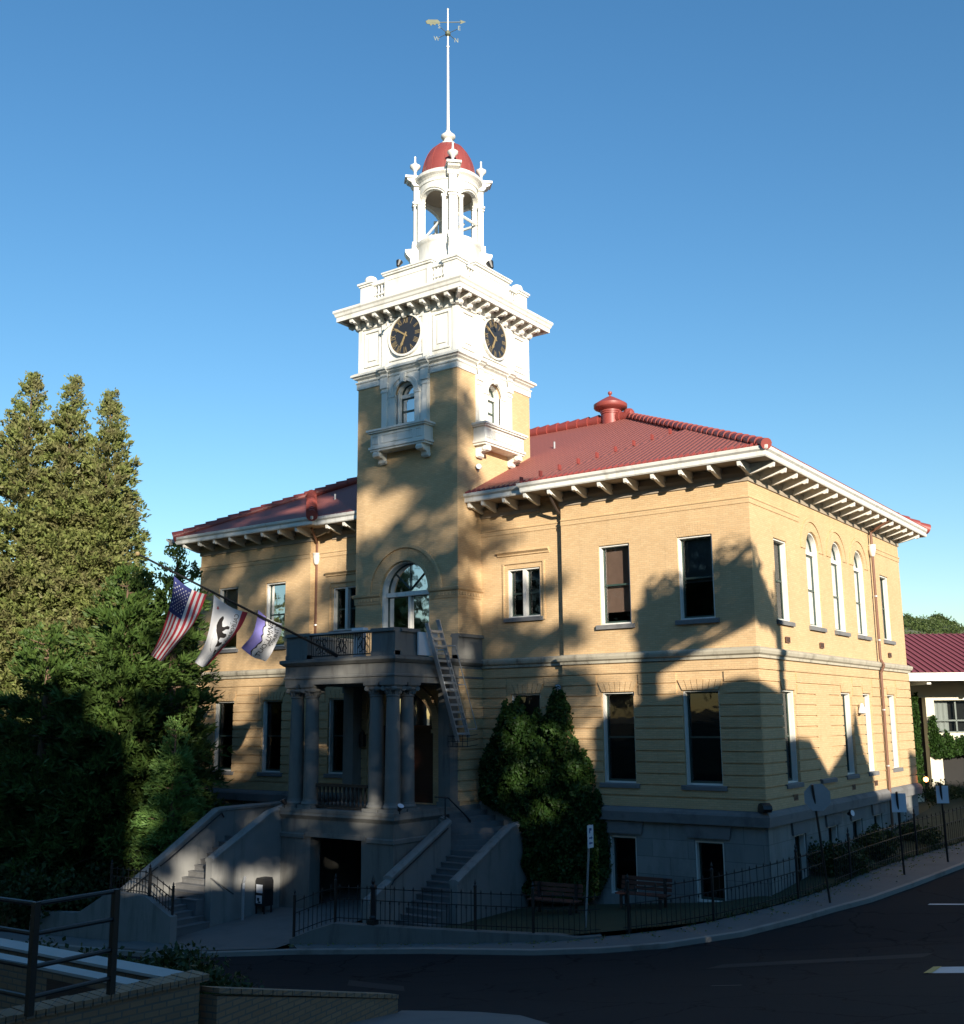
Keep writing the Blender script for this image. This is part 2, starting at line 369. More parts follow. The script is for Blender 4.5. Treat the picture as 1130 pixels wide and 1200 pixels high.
# ================================================================== COURTHOUSE
CH = thing('courthouse', 'yellow brick courthouse with white clock tower, red tiled roof and columned stone porch', 'courthouse', (-13.2, 8.7, -3.6))
W = 26.45; D = 17.45; TL, TR = -15.75, -10.75; TF = -1.23; TB = 3.77
ZLb, ZL, ZB0, ZB1, ZS = -.33, .1, 4.80, 5.16, 10.95
Ff = Fr(0, 0, 1, 0, 0, -1)             # front: (x, out, z)
Fs = Fr(0, 0, 0, 1, 1, 0)              # right side: (y, out, z)
Frc = Fr(0, .26, 1, 0, 0, -1)          # recess walls
Ftf = Fr(0, TF, 1, 0, 0, -1); Fts = Fr(TR, 0, 0, 1, 1, 0)
def wall(mb, F, u0, u1, z0, z1, ops, rev=.3, bands=None):
    """ops: (ua,ub,za,zb[,arch]) ; zb of an arched opening is its crown"""
    mb.F = F
    us = sorted({u0, u1} | {x for o in ops for x in o[:2] if u0 < x < u1}); zs = {z0, z1}
    for o in ops:
        for z in (o[2], o[3]):
            if z0 < z < z1: zs.add(z)
        if len(o) > 4: zs.add(o[3]-(o[1]-o[0])/2)
    zs = sorted(z for z in zs if z0 <= z <= z1)
    for a, b in zip(us, us[1:]):
        for c, d in zip(zs, zs[1:]):
            um, zm = (a+b)/2, (c+d)/2
            if any(o[0] < um < o[1] and o[2] < zm < o[3] for o in ops): continue
            mb.face([(a, 0, c), (b, 0, c), (b, 0, d), (a, 0, d)])
    for o in ops:
        ua, ub, za, zb = o[:4]
        if zb <= z0 or za >= z1: continue
        if len(o) > 4:
            r = (ub-ua)/2; cu = (ua+ub)/2; sp = zb-r; n = 20
            arc = [(cu-r*math.cos(math.pi*k/n), sp+r*math.sin(math.pi*k/n)) for k in range(n+1)]
            for (x1, y1), (x2, y2) in zip(arc, arc[1:]):
                mb.face([(x1, 0, y1), (x2, 0, y2), (x2, 0, zb), (x1, 0, zb)])
                mb.face([(x1, 0, y1), (x2, 0, y2), (x2, -rev, y2), (x1, -rev, y1)])
            zt = sp
        else:
            zt = min(zb, z1)
            if zb <= z1: mb.face([(ua, 0, zb), (ub, 0, zb), (ub, -rev, zb), (ua, -rev, zb)])
        mb.face([(ua, 0, za), (ua, 0, zt), (ua, -rev, zt), (ua, -rev, za)])
        mb.face([(ub, 0, za), (ub, 0, zt), (ub, -rev, zt), (ub, -rev, za)])
        mb.face([(ua, 0, za), (ub, 0, za), (ub, -rev, za), (ua, -rev, za)])
    mb.F = None
def bands(mb, F, u0, u1, z0, z1, ops, step=.3605, gap=.042, out=.05):
    """proud brick courses between deep joints; ops incl. the room for the voussoirs"""
    mb.F = F; z = z0
    while z < z1-.05:
        a, b = z+gap, min(z+step, z1)
        cuts = sorted([(o[0], o[1]) for o in ops if o[2] < b-.01 and o[3] > a+.01]); u = u0
        for c, d in cuts+[(u1, u1)]:
            if c > u: mb.box((u, 0.002, a), (c, out, b))
            u = max(u, d)
        z += step
    mb.F = None
def voussoirs(mb, F, ua, ub, z0, h, n=7, out=.047, splay=.16, gap=.012):
    mb.F = F
    for k in range(n):
        a0 = ua+(ub-ua)*k/n+gap; a1 = ua+(ub-ua)*(k+1)/n-gap
        b0 = ua-splay+(ub-ua+2*splay)*k/n+gap; b1 = ua-splay+(ub-ua+2*splay)*(k+1)/n-gap
        mb.prism([(a0, z0), (a1, z0), (b1, z0+h), (b0, z0+h)], lambda a, b_, t: (a, t, b_), .002, out)
    mb.F = None
def molding(mb, F, u0, u1, prof, caps=True, m0=0, m1=0):
    """prof: list of (d,z); m0/m1: mitre (+1 outward corner: end grows by d)"""
    mb.F = F
    A = [(u0-m0*d, d, z) for d, z in prof]; B = [(u1+m1*d, d, z) for d, z in prof]
    mb.loft([A, B])
    if caps: mb.face(A); mb.face(B)
    mb.F = None
def arc_ring(mb, F, cu, cz, r0, r1, d0, d1, n=24, a0=0, a1=math.pi):
    mb.F = F; rows = []
    for k in range(n+1):
        t = a0+(a1-a0)*k/n; c, s = math.cos(t), math.sin(t)
        rows.append([(cu+r0*c, d0, cz+r0*s), (cu+r0*c, d1, cz+r0*s), (cu+r1*c, d1, cz+r1*s), (cu+r1*c, d0, cz+r1*s), (cu+r0*c, d0, cz+r0*s)])
    mb.loft(rows); mb.face(rows[0][:4]); mb.face(rows[-1][:4]); mb.F = None
# openings ------------------------------------------------------------------
H2 = (6.12, 8.87); H1 = (.87, 3.85); HB = (-2.66, -.82)
UR = [(-2.56, -1.32), (-5.54, -4.35)]; UL = [(-W+1.32, -W+2.56), (-W+4.35, -W+5.54)]
up_f = [(a, b, *H2) for a, b in UR]; lo_f = [(a-.03, b, *H1) for a, b in UR]
ba_f = [(-2.4, -1.42, *HB), (-5.45, -4.45, *HB)]
up_l = [(a, b, *H2) for a, b in UL]; lo_l = [(a, b, *H1) for a, b in UL]
rec_up = [(-9.56, -8.14, 6.62, 8.42)]; rec_lo = [(-9.47, -8.22, 1.6, 3.87)]
rec_upL = [(-18.36, -16.94, 6.62, 8.42)]; rec_loL = [(-18.5, -17.0, .87, 3.87)]
up_s = [(2.0, 3.22, *H2), (14.25, 15.5, *H2)]; ar_s = [(5.13, 6.5, 6.12, 9.55, 1), (7.9, 9.27, 6.12, 9.55, 1), (10.67, 12.04, 6.12, 9.55, 1)]
lo_s = [(1.9, 3.1, *H1), (7.98, 9.13, *H1), (10.65, 11.65, *H1), (14.0, 15.1, *H1)]
ba_s = [(2.33, 3.4, -2.6, -.75), (5.6, 6.65, -2.0, -.75), (8.3, 9.5, -2.3, -.75), (10.95, 12.05, -2.3, -.75), (14.25, 15.5, -2.2, -.75)]
def pad(o, v=.0): return [(x[0]-.2, x[1]+.2, x[3]-.02, x[3]+.36) for x in o]
# upper walls
mb = MB()
wall(mb, Ff, -7.05, 0, ZL, 10.97, up_f+lo_f); wall(mb, Ff, -W, -W+7, ZL, 10.97, up_l+lo_l)
wall(mb, Frc, TR, -7.05, ZL, 10.97, rec_up+rec_lo); wall(mb, Frc, -W+7, TL, ZL, 10.97, rec_upL+rec_loL)
wall(mb, Fs, 0, D, ZL, 10.97, up_s+ar_s+lo_s)
wall(mb, Fr(-7.05, 0, 0, 1, -1, 0), 0, .26, ZL, 10.97, []); wall(mb, Fr(-W+7, 0, 0, 1, 1, 0), 0, .26, ZL, 10.97, [])
wall(mb, Fr(-W, 0, 0, 1, -1, 0), 0, D, -4.2, 10.97, [(3, 4.2, *H1), (3, 4.2, *H2), (8, 9.2, *H2), (8, 9.2, *H1)])
wall(mb, Fr(0, D, 1, 0, 0, 1), -W, 0, -4.2, 10.97, [])
# deep jointed brick courses of the ground storey
for F, a, b, o in ((Ff, -7.05-.04, .045, lo_f), (Ff, -W-.045, -W+7.045, lo_l), (Frc, TR, -7.05, rec_lo), (Frc, -W+7, TL, rec_loL), (Fs, 0.002, D+.045, lo_s)):
    bands(mb, F, a, b, ZL+.35 if False else ZL, ZB0, o+pad(o)); 
    for x in o: voussoirs(mb, F, x[0], x[1], x[3]+.005, .34)
# blind window panel on the side and dentil string under the frieze
mb.F = Fs; mb.box((5.1, .03, .87), (6.45, .056, 3.85)); mb.F = None
for F, a, b, m0, m1 in ((Ff, -7.05, 0, 0, 1), (Ff, -W, -W+7, 1, 0), (Frc, TR, -7.05, 0, 0), (Frc, -W+7, TL, 0, 0), (Fs, 0, 4.55, 1, 0), (Fs, 12.75, D, 0, 1)):
    molding(mb, F, a, b, [(0, 9.74), (.025, 9.75), (.025, 9.90), (.05, 9.93), (.05, 9.96), (0, 9.97)], m0=m0, m1=m1)
for F, (ua, ub) in ((Ff, UR[0]), (Ff, UR[1]), (Ff, UL[0]), (Ff, UL[1]), (Fs, (2.0, 3.22)), (Fs, (14.25, 15.5))):
    voussoirs(mb, F, ua, ub, H2[1]+.004, .42, 15, .006, .12, .006)
for o in ar_s:
    cu = (o[0]+o[1])/2; arc_ring(mb, Fs, cu, o[3]-.685, .70, 1.02, .003, .03)
    arc_ring(mb, Fs, cu, o[3]-.685, 1.06, 1.2, .003, .045)
# recess window surrounds and hoods
for us in (rec_up[0], rec_upL[0]):
    a, b = us[0], us[1]; mb.F = Frc
    for q in (((a-.2, .002, 6.5), (a-.14, .05, 8.6)), ((b+.14, .002, 6.5), (b+.2, .05, 8.6)), ((a-.2, .002, 8.6), (b+.2, .05, 8.66))): mb.box(*q)
    molding(mb, Frc, a-.42, b+.42, [(0, 8.9), (.05, 8.92), (.05, 8.97), (.14, 9.04), (.14, 9.08), (0, 9.1)])
mb.build('wall', 'brick', CH)
# cornice-side attic strip is brick; tower shaft --------------------------------
mb = MB()
tw_f = [(-13.72, -12.78, 14.3, 16.02, 1)]; tw_s = [(.68, 1.62, 14.3, 16.02, 1)]
cxT = -13.25
big = [(cxT-1.17, cxT+1.17, 5.2, 8.92, 1)]; door = [(cxT-1.35, cxT+1.35, 0.02, 4.0, 1)]
wall(mb, Ftf, TL, TR, -.1, 16.18, tw_f+big+door, .35)
wall(mb, Fts, TF, TB, -.1, 16.18, tw_s, .35)
wall(mb, Fr(TL, 0, 0, 1, -1, 0), TF, TB, -.1, 16.18, []); wall(mb, Fr(0, TB, 1, 0, 0, 1), TL, TR, 10, 16.18, [])
# corner quoin recess lines, archivolt, imposts
r = 1.17; cz = 8.92-r
arc_ring(mb, Ftf, cxT, cz, r+.004, r+.12, .002, .09); arc_ring(mb, Ftf, cxT, cz, r+.12, r+.50, .002, .045, 40); arc_ring(mb, Ftf, cxT, cz, r+.50, r+.62, .002, .11)
for k in range(34):                                   # joints of the brick arch ring
    t = math.pi*(k+.5)/34; c, s = math.cos(t), math.sin(t); mb.F = Ftf
    p = [(cxT+(r+.13)*c-.012*s, cz+(r+.13)*s+.012*c), (cxT+(r+.49)*c-.012*s, cz+(r+.49)*s+.012*c), (cxT+(r+.49)*c+.012*s, cz+(r+.49)*s-.012*c), (cxT+(r+.13)*c+.012*s, cz+(r+.13)*s-.012*c)]
    mb.prism(p, lambda a, b, t_: (a, t_, b), .045, .056); mb.F = None
imp = [(0, 7.38), (.03, 7.38), (.03, 7.44), (.045, 7.62), (.1, 7.66), (.12, 7.75), (0, 7.79)]
molding(mb, Ftf, TL, cxT-r-.02, imp, m0=1); molding(mb, Ftf, cxT+r+.02, TR, imp, m1=1); molding(mb, Fts, TF, .26, imp, m0=1)
for u in np.arange(TL+.1, cxT-r-.1, .17): mb.F = Ftf; mb.box((u, .03, 7.47), (u+.09, .06, 7.58))
for u in np.arange(cxT+r+.1, TR-.02, .17): mb.box((u, .03, 7.47), (u+.09, .06, 7.58))
mb.F = Fts
for u in np.arange(TF+.05, .35, .17): mb.box((u, .03, 7.47), (u+.09, .06, 7.58))
mb.F = None
bands(mb, Ftf, TL, TR+.045, .1, 4.3, [(door[0][0]-.45, door[0][1]+.45, 0, 4.4)]); bands(mb, Fts, TF, .26, .1, 4.8, [])
rd = 1.35; arc_ring(mb, Ftf, cxT, 4.0-rd, rd+.004, rd+.30, .002, .06); arc_ring(mb, Ftf, cxT, 4.0-rd, rd+.3, rd+.4, .002, .12)
mb.F = Ftf
for s in (-1, 1):
    a = cxT+s*(rd+.2); mb.box((a-.2, .002, 2.5), (a+.2, .13, 2.64)); mb.box((a-.16, .002, .1), (a+.16, .055, 2.5))
mb.F = None
mb.build('tower_wall', 'brick', CH)
# basement -------------------------------------------------------------------
mb = MB()
wall(mb, Ff, -7.05, 0.05, -4.3, ZLb, ba_f, .4); wall(mb, Fs, -.05, D+.05, -4.3, ZLb, ba_s, .4)
wall(mb, Frc, TR, -7.05, -4.3, ZLb, [], .4); mb.build('basement_wall', 'base', CH); mb = MB(); wall(mb, Ff, -W, -W+7, -4.3, ZLb, [], .4); wall(mb, Frc, -W+7, TL, -4.3, ZLb, [], .4)
mb.build('basement_wall', 'base', CH)
mb = MB()
led = [(0, ZLb), (.17, ZLb+.02), (.19, -.02), (.15, .06), (.05, ZL+.03), (0, ZL+.04)]
for F, a, b, m0, m1 in ((Ff, -W, -W+7, 1, 1), (Frc, -W+7, TL, 0, 0)): molding(mb, F, a, b, led, m0=m0, m1=m1)
mb.build('water_table', 'ledge', CH); mb = MB()
for F, a, b, m0, m1 in ((Ff, -7.05, 0, 1, 1), (Frc, TR, -7.05, 0, 0), (Fs, 0, D, 1, 1)): molding(mb, F, a, b, led, m0=m0, m1=m1)
for F, ops in ((Ff, ba_f), (Fs, ba_s)):
    for o in ops:
        mb.F = F; c = (o[0]+o[1])/2
        mb.prism([(o[0]-.22, -.74), (o[1]+.22, -.74), (o[1]+.3, -.345), (o[0]-.3, -.345)], lambda a, b, t: (a, t, b), .003, .07); mb.F = None
mb.build('water_table', 'ledge', CH)
mb = MB()
belt = [(0, ZB0), (.10, ZB0+.02), (.10, ZB0+.10), (.17, ZB0+.15), (.20, ZB0+.24), (.20, ZB0+.30), (.05, ZB1), (0, ZB1)]
for F, a, b, m0, m1 in ((Ff, -W, -W+7, 1, 1), (Frc, -W+7.2, TL, 0, 0)): molding(mb, F, a, b, belt, m0=m0, m1=m1)
mb.build('belt_course', 'belt', CH); mb = MB()
for F, a, b, m0, m1 in ((Ff, -7.05, 0, 1, 1), (Frc, TR, -7.05-.2, 0, 0), (Fs, 0, D, 1, 1)): molding(mb, F, a, b, belt, m0=m0, m1=m1)
mb.build('belt_course', 'belt', CH)
# inner partitions so the rooms are dark ---------------------------------------
mb = MB()
mb.box((-W+1.6, 1.9, -4), (TL-.4, D-1.5, 10.6)); mb.box((TR+.4, 1.9, -4), (-1.6, D-1.5, 10.6))
mb.box((TL+.3, 1.0, 0), (TR-.3, 3.4, 9.6)); mb.box((TL+.9, TF+1.0, 13.5), (TR-.9, TB-1, 16.1))
mb.box((-W+.4, .8, 4.6), (-.35, D-.4, 5.0)); mb.box((-W+.4, .8, -.3), (-.35, D-.4, .0))
mb.build('inner_wall', 'dark', CH)
# windows --------------------------------------------------------------------
def window(F, ua, ub, za, zb, arch=False, blind=None, frac=.5, sill='ledge', dbl=False, mid=True, dep=.30, casing='white'):
    """white box casing in the reveal; children: sash, pane, blind, sill"""
    c = MB(); c.F = F; t = .055; d0, d1 = -dep, -.05
    rr = (ub-ua)/2; cu = (ua+ub)/2; sp = zb-rr if arch else zb
    c.box((ua+.002, d0, za), (ua+t, d1, sp)); c.box((ub-t, d0, za), (ub-.002, d1, sp)); c.box((ua+t, d0, za), (ub-t, d1, za+t))
    if arch: c.F = None; arc_ring(c, F, cu, sp, rr-t, rr-.003, d0, d1); c.F = F; c.box((ua+t, d0, sp-.12), (ub-t, d0+.14, sp+.02))
    else: c.box((ua+t, d0, zb-t), (ub-t, d1, zb-.002))
    if dbl: c.box((cu-.07, d0, za+t), (cu+.07, d1, zb-t))
    wo = c.build('window', casing, CH)
    s = MB(); s.F = F; t2 = .05; e0, e1 = -dep+.02, -dep+.08; a, b = ua+t, ub-t; zt = (sp-.12) if arch else zb-t; z0 = za+t
    spans = [(a, cu-.07), (cu+.07, b)] if dbl else [(a, b)]
    for p, q in spans:
        s.box((p, e0, z0), (p+t2, e1, zt)); s.box((q-t2, e0, z0), (q, e1, zt)); s.box((p+t2, e0, z0), (q-t2, e1, z0+.07)); s.box((p+t2, e0, zt-t2), (q-t2, e1, zt))
        if mid: zm = (z0+zt)/2; s.box((p+t2, e0, zm-.03), (q-t2, e1+.02, zm+.03))
    if arch: s.F = None; arc_ring(s, F, cu, sp+.02, rr-t-.06, rr-t-.003, e0, e1)
    s.build('sash', 'sash', wo)
    g_ = MB(); g_.F = F
    if arch:
        n = 16; g_.face([(a+.01, e0+.03, z0+.01), (b-.01, e0+.03, z0+.01)]+[(cu+(rr-t-.01)*math.cos(math.pi*k/n), e0+.03, sp+(rr-t-.01)*math.sin(math.pi*k/n)) for k in range(n+1)])
    else: g_.face([(a+.01, e0+.03, z0+.01), (b-.01, e0+.03, z0+.01), (b-.01, e0+.03, zt-.01), (a+.01, e0+.03, zt-.01)])
    g_.build('pane', 'glass', wo)
    if blind:
        q = MB(); q.F = F; zz = zt-.02
        zb0 = z0+(zt-z0)*(1-frac); n = max(2, int((zz-zb0)/.05)); pts = []
        for k in range(n+1): pts.append((zz-(zz-zb0)*k/n))
        for z1, z2 in zip(pts, pts[1:]): q.face([(a+.03, e0-.06, z1), (b-.03, e0-.06, z1), (b-.03, e0-.085, z2), (a+.03, e0-.085, z2)])
        q.build('blind', blind, wo)
    if sill:
        q = MB(); molding(q, F, ua-.14, ub+.14, [(-.05, za-.15), (.1, za-.15), (.1, za-.03), (.06, za), (-.05, za+.004)]); q.build('sill', sill, wo)
    return wo
window(Ff, *UR[0], *H2, blind='blind', frac=.55); window(Ff, *UR[1], *H2, blind='curtain', frac=.85)
window(Ff, *UL[0], *H2, blind='paleblind', frac=.55); window(Ff, *UL[1], *H2, blind='paleblind', frac=.6)
for o in lo_f: window(Ff, *o[:4], blind='curtain' if o[0] < -4 else None, frac=.35)
for o in lo_l: window(Ff, *o[:4])
for o in ba_f: window(Ff, *o[:4], sill=None, mid=False)
window(Frc, *rec_up[0], dbl=True, blind='blind', frac=.2); window(Frc, *rec_upL[0], dbl=True)
window(Frc, *rec_lo[0], blind='curtain', frac=.5); window(Frc, *rec_loL[0])
for o in up_s: window(Fs, *o[:4], blind='paleblind', frac=.5)
for o in ar_s: window(Fs, *o[:4], arch=True, blind='paleblind', frac=.45)
for i, o in enumerate(lo_s): window(Fs, *o[:4], blind='paleblind' if i == 2 else None)
for o in ba_s: window(Fs, *o[:4], sill=None, mid=False)
q = MB(); molding(q, Fs, 5.0, 6.55, [(.04, .72), (.14, .72), (.14, .84), (.04, .88)]); q.build('blind_window_sill', 'ledge', CH)
# big arched tower window
wo = window(Ftf, big[0][0], big[0][1], big[0][2], big[0][3], arch=True, dep=.42, sill=None, mid=False)
q = MB(); q.F = Ftf; zz = cz-.12
q.box((big[0][0]+.06, -.34, zz-.02), (big[0][1]-.06, -.2, zz+.14)); q.box((cxT-.05, -.36, 5.3), (cxT+.05, -.26, zz-.03))
q.build('transom', 'white', wo)
q = MB(); q.F = Ftf
for k in range(1, 4):
    t = math.pi*k/4; q.F = None; q.tube(Ftf(cxT, -.33, cz+.1), Ftf(cxT+1.06*math.cos(t), -.33, cz+1.06*math.sin(t)), .022, n=6)
q.build('glazing_bar', 'sash', wo)
for F, o in ((Ftf, tw_f[0]), (Fts, tw_s[0])): window(F, *o[:4], arch=True, sill=None, dep=.34, blind='paleblind' if F is Ftf else 'curtain', frac=.35, casing='white')
# side wall vents
for y, z in ((2.68, 5.5), (6.1, 5.48), (14.75, 5.5), (2.53, .42), (8.6, .42), (11.4, .42)):
    q = MB(); q.F = Fs; q.box((y-.2, .046, z-.1), (y+.2, .06, z+.1)); q.cur = 1
    for k in (-1, 0, 1): q.box((y+k*.12-.03, .058, z-.07), (y+k*.12+.03, .064, z+.07))
    q.build('vent', ['pipe', 'dark'], CH)
# ================================================================== eaves and roof
O = 1.075; ZE = 11.26
def eave(mb_f, mb_s, F, a, b, m0, m1, dz=0):
    molding(mb_f, F, a, b, [(O-.10, 10.97), (O-.05, 10.93), (O-.02, 10.97), (O-.02, 11.10), (O+.05, 11.16), (O+.07, 11.24), (O+.07, ZE), (O-.06, ZE), (O-.10, 11.1)], caps=False, m0=m0, m1=m1)
    molding(mb_s, F, a, b, [(-.02, 10.44), (.05, 10.46), (.05, 10.60), (.12, 10.72), (.12, 10.78), (.03, 10.8), (.03, 10.965), (O-.09, 10.968)], caps=False, m0=m0, m1=m1)
f_, s_ = MB(), MB()
eave(f_, s_, Ff, -7.05, 0, 1, 1); eave(f_, s_, Ff, -W, -W+7, .58, 1)
eave(f_, s_, Frc, TR, -7.05-O+.05, 0, 0); eave(f_, s_, Frc, -W+7+O-.05, TL, 0, 0)
eave(f_, s_, Fs, 0, D, 1, 1)
for xx, sg in ((-7.05, -1), (-W+7, 1)): eave(f_, s_, Fr(xx, 0, 0, 1, sg, 0), 0, .26, 1, 0)
eave(f_, s_, Fr(-W, 0, 0, 1, -1, 0), 0, D, 1, 1); eave(f_, s_, Fr(0, D, 1, 0, 0, 1), -W, 0, 1, 1)
corn = f_.build('cornice', 'white', CH); s_.build('soffit', 'soffit', corn)
def bracket_mb(F, u, w_=.115, k=1.0):
    q = MB(); q.F = F
    q.prism([(.0, 10.62), (.12, 10.62), (.5, 10.70), (.78, 10.78), (.84, 10.74), (.95, 10.77), (.97, 10.86), (.97, 10.962), (.0, 10.962)], lambda a, b, t: (u+t, a, b), -w_/2, w_/2)
    return q
OL = .62
proto = {}
def bracket(F, key, u, dx, dy):
    if key not in proto:
        proto[key] = (bracket_mb(F, 0).build('bracket', 'white', CH)); proto[key].location = (dx*u, dy*u, 0)
        return
    o = proto[key].copy(); COL.objects.link(o); o.parent = CH; o.location = (dx*u, dy*u, 0)
for k in range(9):
    u = .12-1.01*k
    if u > -8: bracket(Ff, 'f', u, 1, 0)
for k in range(9):
    u = -W-.1+1.02*k
    if u < -W+7.9: bracket(Ff, 'f', u, 1, 0)
for u in (-9.05, -10.0, -10.62, -16.0, -16.95, -17.9): bracket(Frc, 'r', u, 1, 0)
for k in range(18): bracket(Fs, 's', -.12+1.035*k, 0, 1)
bracket(Fr(-W+7, 0, 0, 1, 1, 0), 'j', .1, 0, 1)
# roof
rf = MB(); sx = .5
def zr(t): return ZE+sx*t
yM = -O+.26; xe = O; xw = -W-.63; ye = D+O; half = (ye+O)/2
# side planes (ribs across y): material 1 ; front/back: material 0
yr = (ye-O)/2; t_ = ye-yr
zt_ = ZE+sx*(yr-yM)
rf.cur = 0
rf.face([(xw, yM, ZE), (xe, yM, ZE), (xe-t_, yr, zt_), (xw+t_, yr, zt_)])
rf.face([(xw, ye, ZE), (xe, ye, ZE), (xe-t_, yr, zt_), (xw+t_, yr, zt_)])
rf.cur = 1
rf.face([(xe, -O, ZE), (xe, ye, ZE), (xe-t_, yr, zt_), (xe-.26, yM, zr(.26))]); rf.face([(xw, -O, ZE), (xw, ye, ZE), (xw+t_, yr, zt_), (xw+.26, yM, zr(.26))])
def pav(x0, x1, left):
    h = (x1-x0)/2; ax, ay, az = (x0+x1)/2, -O+h, zr(h); yb = yM+2*sx*h/1.0 if False else yM+h
    rf.cur = 0; rf.face([(x0, -O, ZE), (x1, -O, ZE), (ax, ay, az+.004)])
    rf.cur = 1
    xa, xb = (x0, x1) if left else (x1, x0)
    rf.face([(xa, -O, ZE), (ax, ay, az+.004), (ax, yb+.05, az+.004), (xa, yM+.05, ZE)])
    rf.face([(xb, -O, ZE+.002), (ax, ay, az+.006), (ax, yb+.05, az+.004), (xb, yM+.05, ZE-.02)])
    return ax, ay, az
apR = pav(-7.05-O, O, True); apL = pav(-W-.63, -W+7+O, False)
roof = rf.build('roof', ['roofx', 'roofy'], CH, recalc=False)
# eave edge of the tiles: a row of small rib ends
re = MB()
for x in np.arange(-7.05-O+.1, O, .22): re.tube((x, -O-.03, ZE+.02), (x, -O+.25, ZE+.02+.14), .045, n=6)
re.build('eave_tile_row', 'redmetal', roof); re = MB()
for y in np.arange(-O+.1, ye, .22): re.tube((O+.03, y, ZE+.02), (O-.25, y, ZE+.16), .045, n=6)
re.build('eave_tile_row', 'redmetal', roof); re = MB()
for x in np.arange(TR+.1, -7.2-O, .22): re.tube((x, yM-.03, ZE+.02), (x, yM+.25, ZE+.16), .045, n=6)
re.build('eave_tile_row', 'redmetal', roof)
# flashing step of the front pavilion and its snow guards
sg = MB()
a = Vector((-7.05-O, -O, ZE+.03)); b = Vector(apR)+Vector((0, 0, .03))
for k in range(9):
    p = a.lerp(b, (k+.1)/9.2); sg = MB(); sg.box((p.x-.03, p.y-.02, p.z), (p.x+.03, p.y+.14, p.z+.20)); sg.build('snow_guard', 'redmetal', roof)
a = Vector((-W+7+O, -O, ZE+.05)); b = Vector(apL)
def hip_tiles(p, q, r=.17, step=.46, n=8, name='hip_tile'):
    p = Vector(p); q = Vector(q); L_ = (q-p).length; n_ = int(L_/step); d = (q-p)/n_; mbt = MB()
    for k in range(n_):
        a = p+d*k-d*.12; b_ = p+d*(k+1); mbt.tube(a, b_, r*1.22, r*.86, n=12)
    return mbt
for p, q, r_ in (((xe, -O, ZE+.05), (xe-t_, yr, zt_+.08), .15), ((xe-t_+.1, yr, zt_+.08), (xw+t_, yr, zt_+.08), .24), ((xw, -O, ZE+.05), (xw+t_, yr, zt_+.08), .2), ((xe, ye, ZE+.05), (xe-t_, yr, zt_+.08), .2)):
    hip_tiles(p, q, r_, .52).build('hip_tile_row', 'redmetal', roof, smooth=True)
hip_tiles((-W+7+O, -O, ZE+.05), (apL[0], apL[1], apL[2]+.08), .2, .5).build('hip_tile_row', 'redmetal', roof, smooth=True)
q = MB(); q.lathe([(0, zt_+.42), (.16, zt_+.38), (.24, zt_+.28), (.26, zt_+.1), (.22, zt_-.1)], (xe-t_, yr), 12); q.build('ridge_cap', 'redmetal', roof, smooth=True)
vx, vy = -9.62, 8.7
q = MB(); q.lathe([(.40, 15.5), (.40, 16.30), (.44, 16.32), (.44, 16.38), (.47, 16.40), (.47, 16.46), (.60, 16.52), (.72, 16.58), (.75, 16.62), (.75, 16.76), (.72, 16.78), (.45, 16.95), (.15, 17.12), (.06, 17.15), (.04, 17.2), (.04, 17.22), (.08, 17.25), (.10, 17.31), (.08, 17.37), (0, 17.4)], (vx, vy), 28)
q.build('roof_ventilator', 'redmetal', CH, smooth=True)
q = MB()
for x, y in ((-10.2, 4.8), (-11.1, -.2+4)): z = ZE+sx*(y-yM); q.tube((x, y, z-.1), (x, y, z+.28), .04)
q.tube((-20, 2.0, ZE+1.2), (-20, 2.0, ZE+1.65), .04); q.build('roof_pipe', 'galv', CH)
# downpipes
def pipe(pts, name, mat, head=None, coll=()):
    q = MB(); q.path(pts, .055, 8); o = q.build(name, mat, CH)
    if head:
        h = MB(); x, y, z = head; h.lathe([(.06, z-.42), (.11, z-.36), (.15, z-.12), (.15, z), (.17, z+.02), (.17, z+.06), (.1, z+.06)], (x, y), 14); h.build('hopper_head', 'white', o, smooth=True)
    h = MB()
    for x, y, z in coll: h.tube((x, y, z), (x, y, z+.05), .075, n=10)
    if coll: h.build('collar', 'alu', o)
pipe([(-7.12, -.8, 10.92), (-7.12, -.12, 10.3), (-7.12, .28, 10.1), (-7.12, .30, -.2)], 'downpipe', 'darkpipe')
pipe([(-10.62, .32, 5.0), (-10.62, .32, -1.5)], 'downpipe', 'darkpipe', coll=[(-10.62, .32, 3.9), (-10.62, .32, 1.6)])
pipe([(-W+7.5, -.5, 10.9), (-W+7.12, .25, 10.4), (-W+7.12, .25, 5.3)], 'downpipe', 'pipe', head=(-W+7.12, .22, 9.9), coll=[(-W+7.12, .25, 6.9)])
pipe([(.9, 12.9, 10.9), (.15, 12.9, 10.5), (.15, 12.9, 5.25), (.28, 12.88, 5.0), (.15, 12.85, 4.7), (.15, 12.8, -2.2)], 'downpipe', 'pipe', head=(.15, 12.9, 9.9), coll=[(.15, 12.9, 7.8), (.15, 12.9, 6.0), (.15, 12.82, 3.2), (.15, 12.82, 1.0)])
